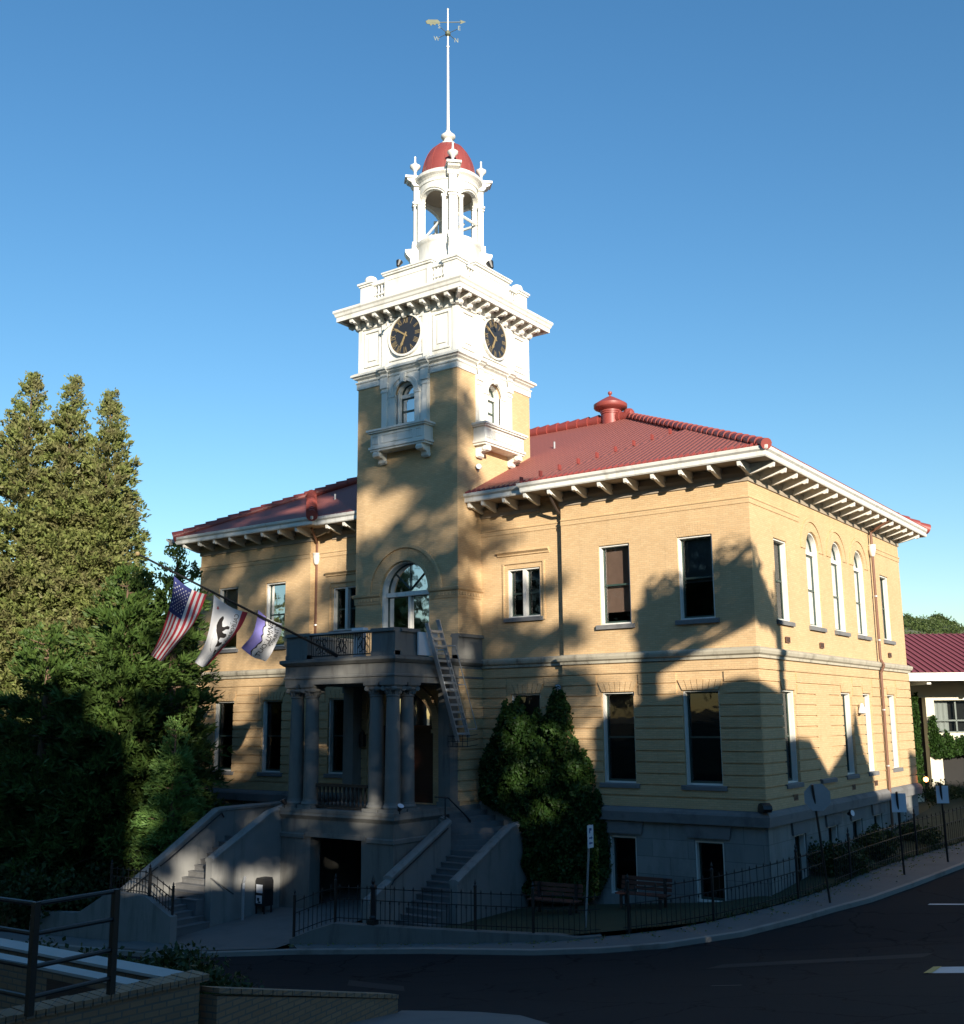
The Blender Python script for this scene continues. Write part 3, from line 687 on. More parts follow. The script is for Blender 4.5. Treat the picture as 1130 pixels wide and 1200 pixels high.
# ================================================================== TOWER TOP
def sides4(): # (frame, u0, u1): front, right, back, left
    return [(Ftf, TL, TR), (Fts, TF, TB), (Fr(0, TB, 1, 0, 0, 1), TL, TR), (Fr(TL, 0, 0, 1, -1, 0), TF, TB)]
CXT, CYT = (TL+TR)/2, (TF+TB)/2
mb = MB()
prof = [(0, 16.10), (.05, 16.12), (.05, 16.34), (.09, 16.38), (.09, 16.42), (.02, 16.45), (.02, 16.5), (.14, 16.56), (.16, 16.60), (.24, 16.64), (.24, 16.72), (.12, 16.80), (-.02, 16.84)]
for F, a, b in sides4(): molding(mb, F, a, b, prof, caps=False, m0=1, m1=1)
for F, c in ((Ftf, CXT), (Fts, CYT-.12)):              # cornice breaks forward over the window pilasters
    for s in (-1, 1):
        molding(mb, F, c+s*1.03-.2, c+s*1.03+.2, [(d+.1, z) for d, z in prof[1:]])
# clock stage walls
e = .02
for F, a, b in sides4(): mb.F = F; mb.face([(a+e, -e, 16.8), (b-e, -e, 16.8), (b-e, -e, 18.9), (a+e, -e, 18.9)]); mb.F = None
for F, c in ((Ftf, CXT), (Fts, CYT)):
    mb.F = F
    for s in (-1, 1):
        u = c+s*1.06; mb.box((u-.17, -e+.002, 16.84), (u+.17, .06, 18.62))      # pilaster strips by the clock
        u = c+s*2.40; mb.box((u-.09, -e+.002, 16.84), (u+.09, .035, 18.62))
        u0, u1 = sorted((c+s*1.36, c+s*2.18))                                   # raised panel frame
        for q in (((u0, 17.0), (u1, 17.06)), ((u0, 18.44), (u1, 18.5)), ((u0, 17.06), (u0+.06, 18.44)), ((u1-.06, 17.06), (u1, 18.44))): mb.box((q[0][0], -e+.002, q[0][1]), (q[1][0], .035, q[1][1]))
        mb.box((u0+.2, -e+.002, 17.24), (u1-.2, .02, 18.26))
    for q in (((c-.89, 17.0), (c+.89, 17.06)), ((c-.89, 18.56), (c+.89, 18.62)), ((c-.89, 17.06), (c-.83, 18.56)), ((c+.83, 17.06), (c+.89, 18.56))): mb.box((q[0][0], -e+.003, q[0][1]), (q[1][0], .04, q[1][1]))
    mb.F = None
clst = mb.build('clock_stage', 'white', CH)
# cornice with brackets
mb = MB(); OT = .757
pr = [(-.02, 18.60), (.05, 18.62), (.05, 18.74), (.08, 18.77), (.08, 19.02)]
pr_s = [(.08, 19.02), (.55, 19.04)]
pr2 = [(.55, 19.04), (.60, 18.98), (.66, 18.99), (.66, 19.16), (.70, 19.20), (.73, 19.30), (OT+.02, 19.36), (OT+.02, 19.45), (.3, 19.50), (-.1, 19.52)]
for F, a, b in sides4(): molding(mb, F, a, b, pr, caps=False, m0=1, m1=1); molding(mb, F, a, b, pr2, caps=False, m0=1, m1=1)
tc = mb.build('tower_cornice', 'white', CH)
mb = MB()
for F, a, b in sides4(): molding(mb, F, a, b, pr_s, caps=False, m0=1, m1=1)
mb.build('soffit', 'soffit', tc)  # darker brown put in for the shade between the brackets
def tbr(F):
    q = MB(); q.F = F
    q.prism([(.07, 18.66), (.13, 18.64), (.2, 18.70), (.22, 18.80), (.3, 18.84), (.42, 18.86), (.50, 18.82), (.58, 18.86), (.60, 18.95), (.60, 19.03), (.07, 19.03)], lambda a, b, t: (t, a, b), -.085, .085)
    q.box((-.11, .07, 18.78), (.11, .11, 18.9)); return q
for F, ux, uy, a, b in ((Fr(0, TF, 1, 0, 0, -1), 1, 0, TL, TR), (Fr(TR, 0, 0, 1, 1, 0), 0, 1, TF, TB), (Fr(TL, 0, 0, 1, -1, 0), 0, 1, TF, TB)):
    o0 = None; n = 9
    for k in range(n):
        u = a+.08+(b-a-.16)*k/(n-1)
        if o0 is None: o = o0 = tbr(F).build('cornice_bracket', 'white', CH)
        else: o = o0.copy(); COL.objects.link(o)
        o.parent = CH; o.location = (ux*u, uy*u, 0)
for cx_, cy_, sx_, sy_ in ((TR, TF, 1, -1),):
    q = MB(); k = .7071
    F = Fr(cx_, cy_, sy_*-k*1, k, sx_*k, sy_*k)
    q.F = F; q.prism([(.07, 18.62), (.2, 18.66), (.3, 18.8), (.6, 18.86), (.75, 18.84), (.85, 18.92), (.85, 19.03), (.07, 19.03)], lambda a, b, t: (t, a, b), -.07, .07)
    q.build('corner_bracket', 'white', CH)
# clocks
def text_polys(txt, size, align='CENTER'):
    cu = bpy.data.curves.new('t', 'FONT'); cu.body = txt; cu.size = size; cu.align_x = align; cu.align_y = 'CENTER'; cu.resolution_u = 3
    o = bpy.data.objects.new('t', cu); COL.objects.link(o)
    dg = bpy.context.evaluated_depsgraph_get(); me = o.evaluated_get(dg).to_mesh()
    vs = [(v.co.x, v.co.y) for v in me.vertices]; fs = [list(p.vertices) for p in me.polygons]
    o.evaluated_get(dg).to_mesh_clear(); bpy.data.objects.remove(o); bpy.data.curves.remove(cu); return vs, fs
RN = ['XII', 'I', 'II', 'III', 'IIII', 'V', 'VI', 'VII', 'VIII', 'IX', 'X', 'XI']
RT = [text_polys(s, .34) for s in RN]
for F, c in ((Ftf, CXT), (Fts, CYT-.02)):
    cz_ = 17.94; rc = .80
    q = MB(); n = 48; q.F = F
    q.face([(c+rc*math.cos(2*math.pi*k/n), .055, cz_+rc*math.sin(2*math.pi*k/n)) for k in range(n)])
    q.F = None; ck = q.build('clock_face', 'clock', CH)
    q = MB(); arc_ring(q, F, c, cz_, rc-.01, rc+.07, .0, .10, 48, 0, 2*math.pi); q.build('clock_rim', 'white', ck)
    q = MB(); arc_ring(q, F, c, cz_, rc-.035, rc-.02, .056, .062, 48, 0, 2*math.pi)
    for i, (vs, fs) in enumerate(RT):
        t = math.pi/2-2*math.pi*i/12; ct, st = math.cos(t), math.sin(t)
        for f in fs:
            pts = []
            for k in f:
                x, y = vs[k][0]*.62, vs[k][1]*1.1+.60
                pts.append((c+x*st+y*ct, .062, cz_-x*ct+y*st))
            q.F = F; q.face(pts); q.F = None
    q.build('numeral_ring', 'gold', ck, recalc=False)
    q = MB(); q.F = F
    for ang, ln, wd in ((math.pi/2-2*math.pi*(6.84/12), .54, .032), (math.pi/2-2*math.pi*(50.5/60), .70, .026)):
        ct, st = math.cos(ang), math.sin(ang); P2 = lambda l, s: (c+l*ct-s*st, cz_+l*st+s*ct)
        q.prism([P2(-.12, -wd), P2(ln*.6, -wd*1.3), P2(ln*.72, -wd*2), P2(ln, 0), P2(ln*.72, wd*2), P2(ln*.6, wd*1.3), P2(-.12, wd)], lambda a, b, t: (a, t, b), .07, .085)
    q.prism([(c+.05*math.cos(k), cz_+.05*math.sin(k)) for k in np.arange(0, 6.2, .6)], lambda a, b, t: (a, t, b), .06, .1)
    q.build('clock_hands', 'gold', ck)
# small lamp over the clock
for F, c in ((Ftf, CXT), (Fts, CYT)):
    q = MB(); q.path([F(c-.35, .1, 18.72), F(c-.4, .5, 18.62), F(c-.55, .6, 18.5), F(c-.66, .45, 18.35)], .015); q.tube(F(c-.5, .55, 18.6), F(c-.5, .7, 18.5), .04, .08); q.build('clock_lamp', 'iron', CH)
# window surround + balconette
for F, c in ((Ftf, CXT), (Fts, CYT-.12)):
    q = MB(); q.F = F
    # panel round the arch
    ri = .47; spz = 16.02-ri; n = 16
    arc = [(c-ri*math.cos(math.pi*k/n), spz+ri*math.sin(math.pi*k/n)) for k in range(n+1)]
    for (x1, y1), (x2, y2) in zip(arc, arc[1:]): q.face([(x1, .05, y1), (x2, .05, y2), (x2, .05, 16.12), (x1, .05, 16.12)])
    for s in (-1, 1):
        a, b = sorted((c+s*ri, c+s*1.2)); q.box((a, .002, 14.1), (b, .05, 16.12)) if False else q.face([(a, .05, 14.1), (b, .05, 14.1), (b, .05, 16.12), (a, .05, 16.12)])
        q.face([(c+s*1.2, 0, 14.1), (c+s*1.2, .05, 14.1), (c+s*1.2, .05, 16.12), (c+s*1.2, 0, 16.12)])
        q.face([(c+s*ri, -.1, 14.1), (c+s*ri, .05, 14.1), (c+s*ri, .05, spz), (c+s*ri, -.1, spz)])
        u = c+s*1.03; q.box((u-.17, .05, 14.1), (u+.17, .13, 14.3)); q.box((u-.13, .05, 14.3), (u+.13, .115, 15.72)); q.box((u-.16, .05, 15.72), (u+.16, .14, 15.8)); q.box((u-.18, .05, 15.9), (u+.18, .17, 16.12)); q.box((u-.14, .05, 15.8), (u+.14, .12, 15.9))
        u = c+s*.62; q.box((u-.12, .05, 14.1), (u+.12, .09, spz-.06)); q.box((u-.15, .05, spz-.08), (u+.15, .12, spz+.02))
    q.F = None
    arc_ring(q, F, c, spz+.02, ri, ri+.24, .05, .11); arc_ring(q, F, c, spz+.02, ri+.16, ri+.24, .11, .15)
    q.F = F; q.prism([(c-.07, 15.98), (c+.07, 15.98), (c+.13, 16.34), (c-.13, 16.34)], lambda a, b, t: (a, t, b), .1, .25); q.F = None
    su = q.build('window_surround', 'white', CH)
    q = MB(); q.F = F; h = 1.40; dd = .60
    q.box((c-h, .002, 13.34), (c+h, dd, 13.44)); q.box((c-h+.06, .002, 13.44), (c+h-.06, dd-.07, 13.98)); q.box((c-h-.02, .002, 13.98), (c+h+.02, dd+.02, 14.04)); q.box((c-h-.07, .002, 14.04), (c+h+.07, dd+.07, 14.12)); q.box((c-h+.05, .002, 13.26), (c+h-.05, dd-.05, 13.34))
    for a, b in ((c-h+.16, c-h+.46), (c-h+.62, c+h-.62), (c+h-.46, c+h-.16)):
        for qq in (((a, 13.54), (b, 13.57)), ((a, 13.85), (b, 13.88)), ((a, 13.57), (a+.03, 13.85)), ((b-.03, 13.57), (b, 13.85))): q.box((qq[0][0], dd-.08, qq[0][1]), (qq[1][0], dd-.045, qq[1][1]))
    q.F = None; bal = q.build('balconette', 'white', CH)
    for s in (-1, 1):
        q = MB(); q.F = F; u = c+s*(h-.32)
        pts = [(.0, 12.82), (.1, 12.80), (.18, 12.86), (.22, 12.98), (.3, 13.03), (.42, 13.02), (.52, 13.06), (.55, 13.16), (.52, 13.26), (.0, 13.26)]
        q.prism(pts, lambda a, b, t: (u+t, a, b), -.13, .13); q.F = None
        for uu in (-.15, .15):
            q.tube(F(u+uu-.02, .44, 13.14), F(u+uu+.02, .44, 13.14), .09, n=12); q.tube(F(u+uu-.02, .1, 12.9), F(u+uu+.02, .1, 12.9), .08, n=12)
        q.build('console', 'white', bal)
# parapet
mb = MB(); zb_ = 19.5
for F, a, b in sides4():
    mb.F = F
    for u in (a+.30, b-.30): pass
    L_ = b-a; c = (a+b)/2
    mb.box((a+.62, -.32, zb_), (b-.62, -.06, zb_+.16))                                  # base rail
    mb.box((c-1.2, -.36, zb_+.16), (c+1.2, -.05, 20.72)); mb.box((c-1.26, -.42, 20.72), (c+1.26, .02, 20.80)); mb.box((c-1.3, -.45, 20.80), (c+1.3, .06, 20.86))
    for q in (((c-1.05, 19.85), (c+1.05, 19.89)), ((c-1.05, 20.5), (c+1.05, 20.54)), ((c-1.05, 19.89), (c-1.01, 20.5)), ((c+1.01, 19.89), (c+1.05, 20.5))): mb.box((q[0][0], -.055, q[0][1]), (q[1][0], -.025, q[1][1]))
    for s in (-1, 1):
        u0, u1 = sorted((c+s*1.2, c+s*1.9)); mb.box((u0, -.30, 20.5), (u1, -.08, 20.66)); mb.box((u0, -.26, zb_+.56), (u1, -.12, zb_+.62))
    mb.F = None
par = mb.build('parapet', 'white', CH)
for F, a, b in sides4()[:2]+sides4()[3:]:
    c = (a+b)/2
    for s in (-1, 1):
        q = MB()
        for k in range(4):
            u = c+s*(1.29+.17*k); x, y, _ = F(u, -.19, 0)
            q.lathe([(.05, 19.66), (.05, 19.72), (.03, 19.76), (.06, 19.88), (.035, 20.06), (.05, 20.12)], (x, y), 8); q.lathe([(.05, 20.12), (.03, 20.16), (.06, 20.28), (.035, 20.4), (.05, 20.5)], (x, y), 8)
        q.build('baluster_set', 'white', par, smooth=True)
for x, y in ((TL, TF), (TR, TF), (TR, TB), (TL, TB)):
    q = MB(); sx_ = 1 if x > CXT else -1; sy_ = 1 if y > CYT else -1
    cx_, cy_ = x-sx_*.33, y-sy_*.33; r = .31
    q.box((cx_-r, cy_-r, zb_), (cx_+r, cy_+r, 20.52)); q.box((cx_-r-.04, cy_-r-.04, zb_), (cx_+r+.04, cy_+r+.04, zb_+.14)); q.box((cx_-r-.05, cy_-r-.05, 20.52), (cx_+r+.05, cy_+r+.05, 20.6)); q.box((cx_-r-.10, cy_-r-.10, 20.6), (cx_+r+.10, cy_+r+.10, 20.68))
    if not (sx_ > 0 and sy_ < 0): q.lathe([(.2, 20.68), (.25, 20.76), (.27, 20.86), (.22, 20.98), (.1, 21.05), (0, 21.06)], (cx_, cy_), 14)
    else: q.prism([(-.36, 20.68), (.36, 20.68), (0, 20.8)], lambda a, b, t: (cx_+a, cy_+t, b), -.36, .36)
    q.build('corner_pedestal', 'white', par)
# belfry
bx, by = -13.07, 1.30
mb = MB()
mb.box((TL+.5, TF+.5, 19.5), (TR-.5, TB-.5, 19.56))
mb.lathe([(1.50, 19.56), (1.48, 21.0), (1.42, 21.15), (1.33, 21.3), (1.31, 22.25), (1.35, 22.3), (1.41, 22.38), (1.41, 22.47), (1.35, 22.52), (1.30, 22.56), (1.0, 22.6), (0, 22.6)], (bx, by), 40)
drum = mb.build('belfry_drum', 'white', CH, smooth=True)
# arcade ring with four arched openings (openings on the axes, piers on the diagonals)
mb = MB(); r0, r1 = 1.07, 1.25; z0_, z1_ = 22.56, 25.2; hw = R(33); spz = 24.12; crown = 24.64
N_ = 96
def zopen(a):
    d = (a+math.pi/4) % (math.pi/2)-math.pi/4
    if abs(d) >= hw: return None
    return spz+(crown-spz)*math.sqrt(max(0, 1-(d/hw)**2))
for k in range(N_):
    a0, a1 = 2*math.pi*k/N_, 2*math.pi*(k+1)/N_; am = (a0+a1)/2
    P_ = lambda r, a, z: (bx+r*math.cos(a), by+r*math.sin(a), z)
    o = zopen(am); lo0 = zopen(a0) if o else z0_; lo1 = zopen(a1) if o else z0_
    if o: lo0 = lo0 or spz; lo1 = lo1 or spz
    for r in (r0, r1): mb.face([P_(r, a0, lo0), P_(r, a1, lo1), P_(r, a1, z1_), P_(r, a0, z1_)])
    if o: mb.face([P_(r0, a0, lo0), P_(r1, a0, lo0), P_(r1, a1, lo1), P_(r0, a1, lo1)])
for q in range(4):
    for s in (-1, 1):
        a = q*math.pi/2+s*hw; mb.face([(bx+r*math.cos(a), by+r*math.sin(a), z) for r, z in ((r0, z0_), (r1, z0_), (r1, spz), (r0, spz))])
mb.lathe([(1.25, 24.98), (1.29, 25.0), (1.30, 25.12), (1.36, 25.2), (1.46, 25.28), (1.48, 25.38), (1.40, 25.46), (1.15, 25.50)], (bx, by), 48)
for q in range(4):     # archivolt bead
    pts = []
    for k in range(13):
        a = -hw*1.12+2*hw*1.12*k/12; zz = spz+(crown+.1-spz)*math.sqrt(max(0, 1-(a/(hw*1.12))**2)); pts.append((bx+1.27*math.cos(a+q*math.pi/2), by+1.27*math.sin(a+q*math.pi/2), zz))
    mb.path(pts, .035, 6)
    a = q*math.pi/2
mb.build('belfry_arcade', 'white', CH)
for q_ in range(4):
    a = math.pi/4+q_*math.pi/2; c, s = math.cos(a), math.sin(a)
    F = Fr(bx, by, -s, c, c, s); q = MB(); q.F = F
    q.box((-.16, 1.0, 22.45), (.16, 1.48, 25.1)); q.box((-.23, 1.0, 24.30), (.23, 1.54, 24.38)); q.box((-.21, 1.0, 24.18), (.21, 1.52, 24.23))
    q.box((-.23, 1.0, 22.39), (.23, 1.55, 22.57))
    for s_ in (-1, 1): q.box((s_*.36-.07, 1.22, 22.5), (s_*.36+.07, 1.34, 24.2)); q.box((s_*.36-.11, 1.2, 24.16), (s_*.36+.11, 1.37, 24.26))
    q.prism([(1.0, 19.56), (2.2, 19.56), (2.2, 20.55), (2.1, 20.75), (1.88, 21.0), (1.70, 21.3), (1.60, 21.6), (1.64, 21.85), (1.78, 22.0), (1.84, 22.12), (1.84, 22.22), (1.56, 22.26), (1.56, 22.45), (1.0, 22.45)], lambda a_, b_, t: (t, a_, b_), -.21, .21)
    q.prism([(1.0, 25.1), (1.5, 25.1), (1.58, 25.2), (1.58, 25.26), (1.74, 25.34), (1.80, 25.44), (1.80, 25.54), (1.0, 25.56)], lambda a_, b_, t: (t, a_, b_), -.25, .25)
    q.box((-.31, 1.0, 25.44), (.31, 1.86, 25.54)); q.F = None
    pr_ = q.build('belfry_pier', 'white', CH)
    q = MB(); x, y = bx+1.42*c, by+1.42*s
    q.lathe([(r_, z_-.16) for r_, z_ in [(.12, 25.7), (.12, 25.78), (.06, 25.84), (.055, 26.0), (.1, 26.08), (.22, 26.2), (.23, 26.28), (.12, 26.34), (.05, 26.42), (.035, 26.62), (.05, 26.65), (.03, 26.72), (0, 26.73)]], (x, y), 14)
    q.build('urn_finial', 'white', pr_, smooth=True)
q = MB(); q.path([(bx-1.0, by+.7, 23.5), (bx+1.0, by+.7, 23.5)], .06); q.path([(bx+1, by-.9, 23.5), (bx+1, by+1, 23.5)], .06)
for s in (-1, 1): q.path([(bx-.9, by+s*.75, 22.7), (bx+.1, by+s*.75, 23.4)], .05); q.path([(bx+s*.75, by-.9, 22.7), (bx+s*.75, by+.1, 23.4)], .05)
q.path([(bx+.2, by+.2, 22.6), (bx+.2, by+.2, 23.2)], .08)
q.build('belfry_brace', 'white', CH)
q = MB(); q.lathe([(0, 24.8), (1.07, 24.8)], (bx, by), 32); q.build('belfry_ceiling', 'soffit', CH)
q = MB(); prof = [(1.18, 25.46), (1.18, 25.54)]+[(1.15*math.cos(t)+.0, 25.56+1.70*math.sin(t)) for t in np.linspace(0, 1.42, 14)]
q.lathe(prof, (bx, by), 40)
dm = q.build('dome', 'dome', CH, smooth=True)
q = MB()
for k in range(12):
    a = 2*math.pi*k/12; q.path([(bx+(1.155*math.cos(t))*math.cos(a), by+(1.155*math.cos(t))*math.sin(a), 25.56+1.705*math.sin(t)) for t in np.linspace(0, 1.4, 10)], .012, 5)
q.build('dome_seam', 'dome', dm)
q = MB(); q.lathe([(.30, 27.18), (.30, 27.28), (.2, 27.34), (.18, 27.45), (.26, 27.5), (.31, 27.56), (.31, 27.64), (.24, 27.7), (.12, 27.78), (.12, 27.84), (.07, 27.9), (.065, 28), (.045, 31.85), (.07, 31.87), (.07, 31.93), (.04, 31.95), (.03, 33.7), (.055, 33.74), (0, 33.8)], (bx, by), 18)
sp = q.build('spire_pole', 'white', CH, smooth=True)
q = MB(); q.path([(bx-.52, by, 32.55), (bx+.52, by, 32.55)], .014); q.path([(bx, by-.52, 32.55), (bx, by+.52, 32.55)], .014); q.lathe([(.03, 32.4), (.12, 32.48), (.12, 32.6), (.03, 32.7)], (bx, by), 10)
for t, dx, dy in (('E', .62, 0), ('W', -.62, 0), ('N', 0, .62), ('S', 0, -.62)):
    vs, fs = text_polys(t, .30)
    for f in fs:
        q.face([(bx+dx+vs[k][0]*.6, by+dy+vs[k][0]*.6, 32.55+vs[k][1]) for k in f]); 
q.build('compass_letters', 'patina', sp, recalc=False)
q = MB(); k = .7071    # weathervane: arrow with feathered tail
def V(a, z): return (bx-a*.62, by-a*.43, z)
q.path([V(-.85, 33.1), V(1.0, 33.1)], .02)
q.prism([(.45, 33.1), (.6, 33.28), (1.15, 33.3), (1.3, 33.2), (1.22, 33.02), (1.05, 33.0), (1.0, 32.88), (.9, 33.0), (.75, 32.92), (.7, 33.02), (.5, 33.0)], lambda a, b, t: (bx-a*.62+t, by-a*.43, 33.1+(b-33.1)*.75), -.012, .012)
q.prism([(-.7, 33.24), (-1.05, 33.1), (-.7, 32.96), (-.78, 33.1)], lambda a, b, t: (bx-a*.62+t, by-a*.43, 33.1+(b-33.1)*.75), -.012, .012)
q.build('weathervane', 'patina', sp)
# ================================================================== PORCH
PX0, PX1, PY = -15.85, -10.72, -4.8
PF = Fr(0, PY, 1, 0, 0, -1); PS = Fr(PX1, 0, 0, 1, 1, 0); PW = Fr(PX0, 0, 0, 1, -1, 0)
mb = MB()
ent = [(-.55, 4.23), (0, 4.23), (0, 4.42), (.04, 4.44), (.04, 4.5), (0, 4.52), (0, 4.88), (.06, 4.9), (.16, 5.0), (.16, 5.10), (-.02, 5.13)]
for F, a, b in ((PF, PX0, PX1), (PS, PY, .26), (PW, PY, .26)):
    mm = dict(m0=1, m1=1) if F is PF else dict(m0=1, m1=0)
    molding(mb, F, a, b, ent, caps=False, **mm)
mb.face([(PX0+.5, PY+.5, 4.23), (PX1-.5, PY+.5, 4.23), (PX1-.5, TF, 4.23), (PX0+.5, TF, 4.23)])
mb.box((PX0+.1, PY+.1, 4.95), (PX1-.1, .42, 5.12))
en = mb.build('entablature', 'stone', CH)
def pped(F, a, b, h=.93):
    mb = MB(); mb.F = F; mb.box((a, -.30, 5.12), (b, -.02, 5.12+h-.12)); mb.box((a-.0, -.36, 5.12+h-.12), (b+.0, .06, 5.12+h-.05)); mb.box((a, -.33, 5.12+h-.05), (b, .03, 5.12+h)); mb.box((a, -.28, 5.13), (b, .02, 5.28)); mb.F = None; mb.build('balcony_parapet', 'stone', en)
pped(PF, PX0, PX0+1.05); pped(PF, PX1-1.05, PX1); pped(PS, PY+.303, PY+1.3); pped(PS, -1.25, .42); pped(PW, PY+.303, PY+1.3); pped(PW, -1.0, .42); pped(PW, PY+1.303, -1.003)
mb = MB(); a, b = PX0+1.05, PX1-1.05
mb.F = PF; mb.box((a, -.22, 5.93), (b, -.12, 5.98)); mb.box((a, -.20, 5.2), (b, -.14, 5.24)); mb.F = None
for u in np.arange(a+.06, b, .11): mb.tube(PF(u, -.17, 5.2), PF(u, -.17, 5.95), .012, n=5)
for c in (a+.55, (a+b)/2, b-.5):
    for s in (-1, 1):
        for (y0, rr_) in ((5.42, .12), (5.70, .12)):
            pts = [PF(c+s*(.14+rr_*math.cos(t)*.8), -.17, y0+rr_*math.sin(t)) for t in np.linspace(0, 5.2, 10)]; mb.path(pts, .016, 5)
    pts = [PF(c+.1*math.cos(t), -.17, 5.56+.2*math.sin(t)) for t in np.linspace(0, 6.3, 14)]; mb.path(pts, .018, 5)
mb.build('balcony_railing', 'iron', en)
q = MB(); q.F = PF; q.box((a-.05, -.26, 5.975), (b+.05, -.08, 6.03)); q.build('handrail', 'galv', en)
# floor and porch base
mb = MB()
mb.box((PX0-.1, PY-.12, -.12), (PX1+.1, .42, 0)); 
fl = [(-.02, -.12), (.10, -.12), (.12, -.22), (.05, -.30), (0, -.36)]
for F, a, b, m0, m1 in ((PF, PX0, PX1, 1, 1), (PS, PY, .26, 1, 0), (PW, PY, .26, 1, 0)): molding(mb, F, a, b, fl, caps=False, m0=m0, m1=m1)
opn = (-14.45, -12.1, -3.72, -.92)
wall(mb, PF, PX0, PX1, -3.9, -.3, [opn], .5)
wall(mb, PS, PY, .26, -3.9, -.3, [(-1.6, -.6, -2.6, -1.2)] if False else [], .5); wall(mb, PW, PY, .26, -3.9, -.3, [])
sb = [(0, -1.0), (.05, -.98), (.05, -.86), (0, -.82)]
molding(mb, PF, PX0, opn[0]-.25, sb, m0=1); molding(mb, PF, opn[1]+.25, PX1, sb, m1=1); molding(mb, PS, PY, .26, sb, caps=False, m0=1); molding(mb, PW, PY, .26, sb, caps=False, m0=1)
mb.F = PF; mb.box((opn[0]-.2, .002, -.92), (opn[1]+.2, .06, -.78)); mb.F = None
mb.face([(PX0+.3, TF+.3, -3.9), (PX1-.3, TF+.3, -3.9), (PX1-.3, TF+.3, -.3), (PX0+.3, TF+.3, -.3)])
mb.build('porch_base', 'stone', CH)
q = MB(); q.F = PS; q.box((-3.0, .004, -2.0), (-2.3, .03, -1.35)); q.build('access_hatch', 'ledge', CH)
# columns
def column(x, y, name='column'):
    q = MB(); z0, z1 = .0, 4.23; q.box((x-.33, y-.33, z0), (x+.33, y+.33, z0+.10))
    q.lathe([(.32, .10), (.34, .15), (.32, .2), (.285, .23), (.285, .26), (.265, .30)]+[(.265-.045*((t/10)**1.8), .30+3.45*t/10) for t in range(11)]+[(.245, 3.77), (.25, 3.8), (.222, 3.83)], (x, y), 24)
    o = q.build(name, 'stone', CH, smooth=True)
    q = MB(); q.lathe([(.222, 3.83), (.24, 3.95), (.30, 4.02), (.30, 4.08), (.24, 4.1)], (x, y), 20); q.box((x-.33, y-.33, 4.14), (x+.33, y+.33, 4.23)); q.box((x-.28, y-.28, 4.10), (x+.28, y+.28, 4.14))
    for sx_ in (-1, 1):
        for sy_ in (-1, 1):
            cxx, cyy = x+sx_*.25, y+sy_*.25; q.tube((cxx-.06*sy_, cyy+.06*sx_, 4.03), (cxx+.06*sy_, cyy-.06*sx_, 4.03), .08, n=10)
    for k in range(10): a = 2*math.pi*k/10; q.tube((x+.24*math.cos(a), y+.24*math.sin(a), 3.85), (x+.3*math.cos(a), y+.3*math.sin(a), 3.98), .04, .02, n=5)
    q.build('capital', 'stone', o)
    return o
for x, y in ((PX1-.33, PY+.33), (PX1-1.06, PY+.33), (PX1-.33, PY+1.06), (PX0+.33, PY+.33), (PX0+1.06, PY+.33), (PX0+.33, PY+1.06)): column(x, y)
for x in (PX1-.28, PX0+.28):
    mb = MB(); mb.box((x-.25, -1.75, .16), (x+.25, -1.23, 4.0)); mb.box((x-.3, -1.8, 0), (x+.3, -1.24, .16)); mb.box((x-.29, -1.79, 4.0), (x+.29, -1.24, 4.228))
    mb.build('pilaster', 'stone', CH)
# porch balustrade, front
q = MB(); a, b = PX0+1.38, PX1-1.38; q.F = PF; q.box((a, -.42, .74), (b, -.24, .84)); q.box((a, -.42, .06), (b, -.24, .12)); q.F = None
for u in np.arange(a+.12, b, .19): x, y, _ = PF(u, -.33, 0); q.lathe([(.05, .12), (.05, .18), (.03, .22), (.065, .36), (.03, .6), (.05, .68), (.05, .74)], (x, y), 8)
q.build('porch_balustrade', 'iron', CH)
# door under the arch
q = MB(); q.F = Ftf; q.box((cxT-1.35, -.34, .0), (cxT+1.35, -.30, 2.62)); q.F = None; 
dr = q.build('door', 'wood', CH)
q = MB(); q.F = Ftf
for s in (-1, 1):
    for z0, z1 in ((.25, 1.0), (1.2, 2.45)):
        a, b = sorted((cxT+s*.2, cxT+s*1.15)); q.box((a, -.30, z0), (b, -.27, z1))
q.box((cxT-.05, -.3, 0), (cxT+.05, -.24, 2.62)); q.box((cxT-1.35, -.3, 2.62), (cxT+1.35, -.22, 2.78)); q.build('door_panels', 'wood', dr)
q = MB(); q.F = Ftf; n = 16; q.face([(cxT+1.33*math.cos(math.pi*k/n), -.3, 2.7+1.3*math.sin(math.pi*k/n)) for k in range(n+1)]); q.build('fanlight', 'glass', dr)
for x in (cxT-1.9, cxT+1.9): q = MB(); q.box((x-.09, TF-.25, 2.0), (x+.09, TF-.07, 2.45)); q.tube((x, TF-.16, 2.45), (x, TF-.16, 2.6), .09, .02); q.tube((x, TF-.05, 2.5), (x, TF-.2, 2.62), .02); q.build('wall_lantern', 'iron', CH)
